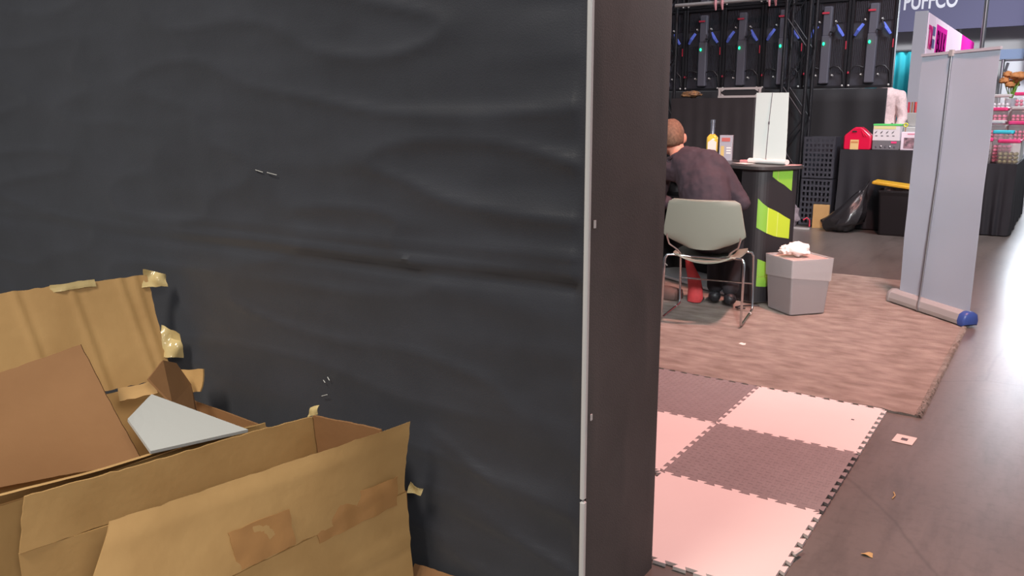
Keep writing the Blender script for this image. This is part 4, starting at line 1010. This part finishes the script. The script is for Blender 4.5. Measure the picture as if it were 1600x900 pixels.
# person in pink knit behind the table
struct(MB().box((-2.2, 12.15, .115), (.75, .8, .23)).build('floor_riser', mat('riser', (70, 68, 72), .7)), 'low grey booth floor riser')
zz = .23
person('person', 'person in pale pink knit sweater standing behind the black table, half hidden by the drape', (-2.15, 12.05, zz), dict(
    pelvis=(-2.15, 12.05, zz+.98), waist=(-2.15, 12.05, zz+1.12), chest=(-2.15, 12.04, zz+1.30), upper=(-2.15, 12.03, zz+1.39), neck=(-2.16, 12.03, zz+1.48),
    shR=(-1.955, 12.03, zz+1.37), shL=(-2.34, 12.03, zz+1.37), elR=(-1.895, 12.00, zz+1.08), elL=(-2.40, 12.0, zz+1.08), wrR=(-1.91, 11.82, zz+.94), wrL=(-2.38, 11.82, zz+.94),
    hipR=(-2.06, 12.05, zz+.93), hipL=(-2.24, 12.05, zz+.93), knR=(-2.05, 12.03, zz+.52), knL=(-2.25, 12.03, zz+.52), anR=(-2.04, 12.05, zz+.09), anL=(-2.26, 12.05, zz+.09)),
    M_sweater, M_hair, (0, -1), (-2.17, 12.02, zz+1.63), 0)
tag(MB().box((-2.0, 11.78, 1.22), (.10, .012, .44)).build('white_placard', M_white), 'narrow white placard in front of the person in pink', 'placard') if False else None
# teal curtain on pipe
t = thing('pipe_curtain', 'teal pleated curtain on a pipe beside the white display wall', 'curtain', (-2.62, 15.2, 0))
thick(drape(-.42, .40, 0, .02, 2.36, .028, 42, 120, 6, 3).build('curtain_cloth', M_teal, t, True))
MB().tube([(-.5, 0, 2.38), (.45, 0, 2.38)], .02, 8).build('pipe', M_alu, t, True)
for x in (-.48, .43): MB().tube([(x, 0, .0), (x, 0, 2.38)], .02, 8).build('upright', M_alu, t, True)
# hanging header sign with lettering, supported by posts, and pale fascia below
t = thing('header_banner', 'large dark header sign with white letters above the far booths', 'sign', (0, 21.0, 3.18))
MB().box((-.4, .05, 1.1), (9.0, .10, 2.2)).build('sign_panel', M_hdr, t)
text('letters', 'PUFFCO', .50, M_text, t, Matrix.Translation((-3.52, -.004, .48)) @ Matrix.Rotation(R_(90), 4, 'X') @ Matrix.Diagonal((.60, 1, 1, 1)))
for x in (-4.8, 4.0): MB().tube([(x, .05, -3.18), (x, .05, 0)], .05, 10).build('post', M_alu, t, True)
tag(MB().tube([(-1.22, 13.75, .0), (-1.22, 13.75, 4.6)], .030, 12).build('tent_pole', M_alu, None, True), 'silver upright pole rising behind the roll-up banner', 'pole')
t = thing('booth_fascia', 'pale grey booth back wall below the dark header sign', 'booth wall', (-.8, 21.8, 0))
for k in range(6): MB().box((-4.0+1.6*k, 0, 1.75), (1.56, .06, 3.5), ch=.01).build('panel', M_fascia, t)
MB().box((.0, -.06, 2.60), (9.4, .04, .16)).build('rail', M_grey, t)
t = thing('blue_beam', 'blue grey fascia beam over a white mural above the candy jars', 'beam', (-.66, 20.5, 0))
MB().box((.0, 0, 2.57), (1.6, .12, .20)).build('beam', mat('blue_beam', (120, 140, 172), .5), t)
for x in (-.73, .73): MB().tube([(x, 0, 0), (x, 0, 2.48)], .035, 8).build('post', M_alu, t, True)
MB().box((.0, .06, 1.91), (1.5, .04, 1.08)).build('backing_panel', mat('white_mural', (222, 224, 228), .6), t)
for pts in (((-.64, 2.40), (-.67, 2.25), (-.61, 2.10), (-.50, 2.07), (-.45, 2.20)), ((-.29, 2.22), (-.20, 2.33), (-.06, 2.35), (.06, 2.27), (-.03, 2.17), (-.17, 2.16))):
    MB().tube([(x, .035, z) for x, z in pts], .032, 6).build('mural_stroke', M_ink, t)
# bright light panel that glares on the floor
t = thing('light_panel', 'glaring white light panel hanging at the far right', 'lamp', (-.35, 19.6, 2.45))
MB().box((0, .05, .80), (1.28, .08, 1.70)).build('panel_frame', M_blackm, t)
MB().box((0, .0, .80), (1.20, .02, 1.60)).build('panel_face', M_lampface, t)
for x in (-.4, .4): MB().tube([(x, .05, 1.62), (x, .05, 3.4)], .012, 6).build('hanger', M_blackm, t)
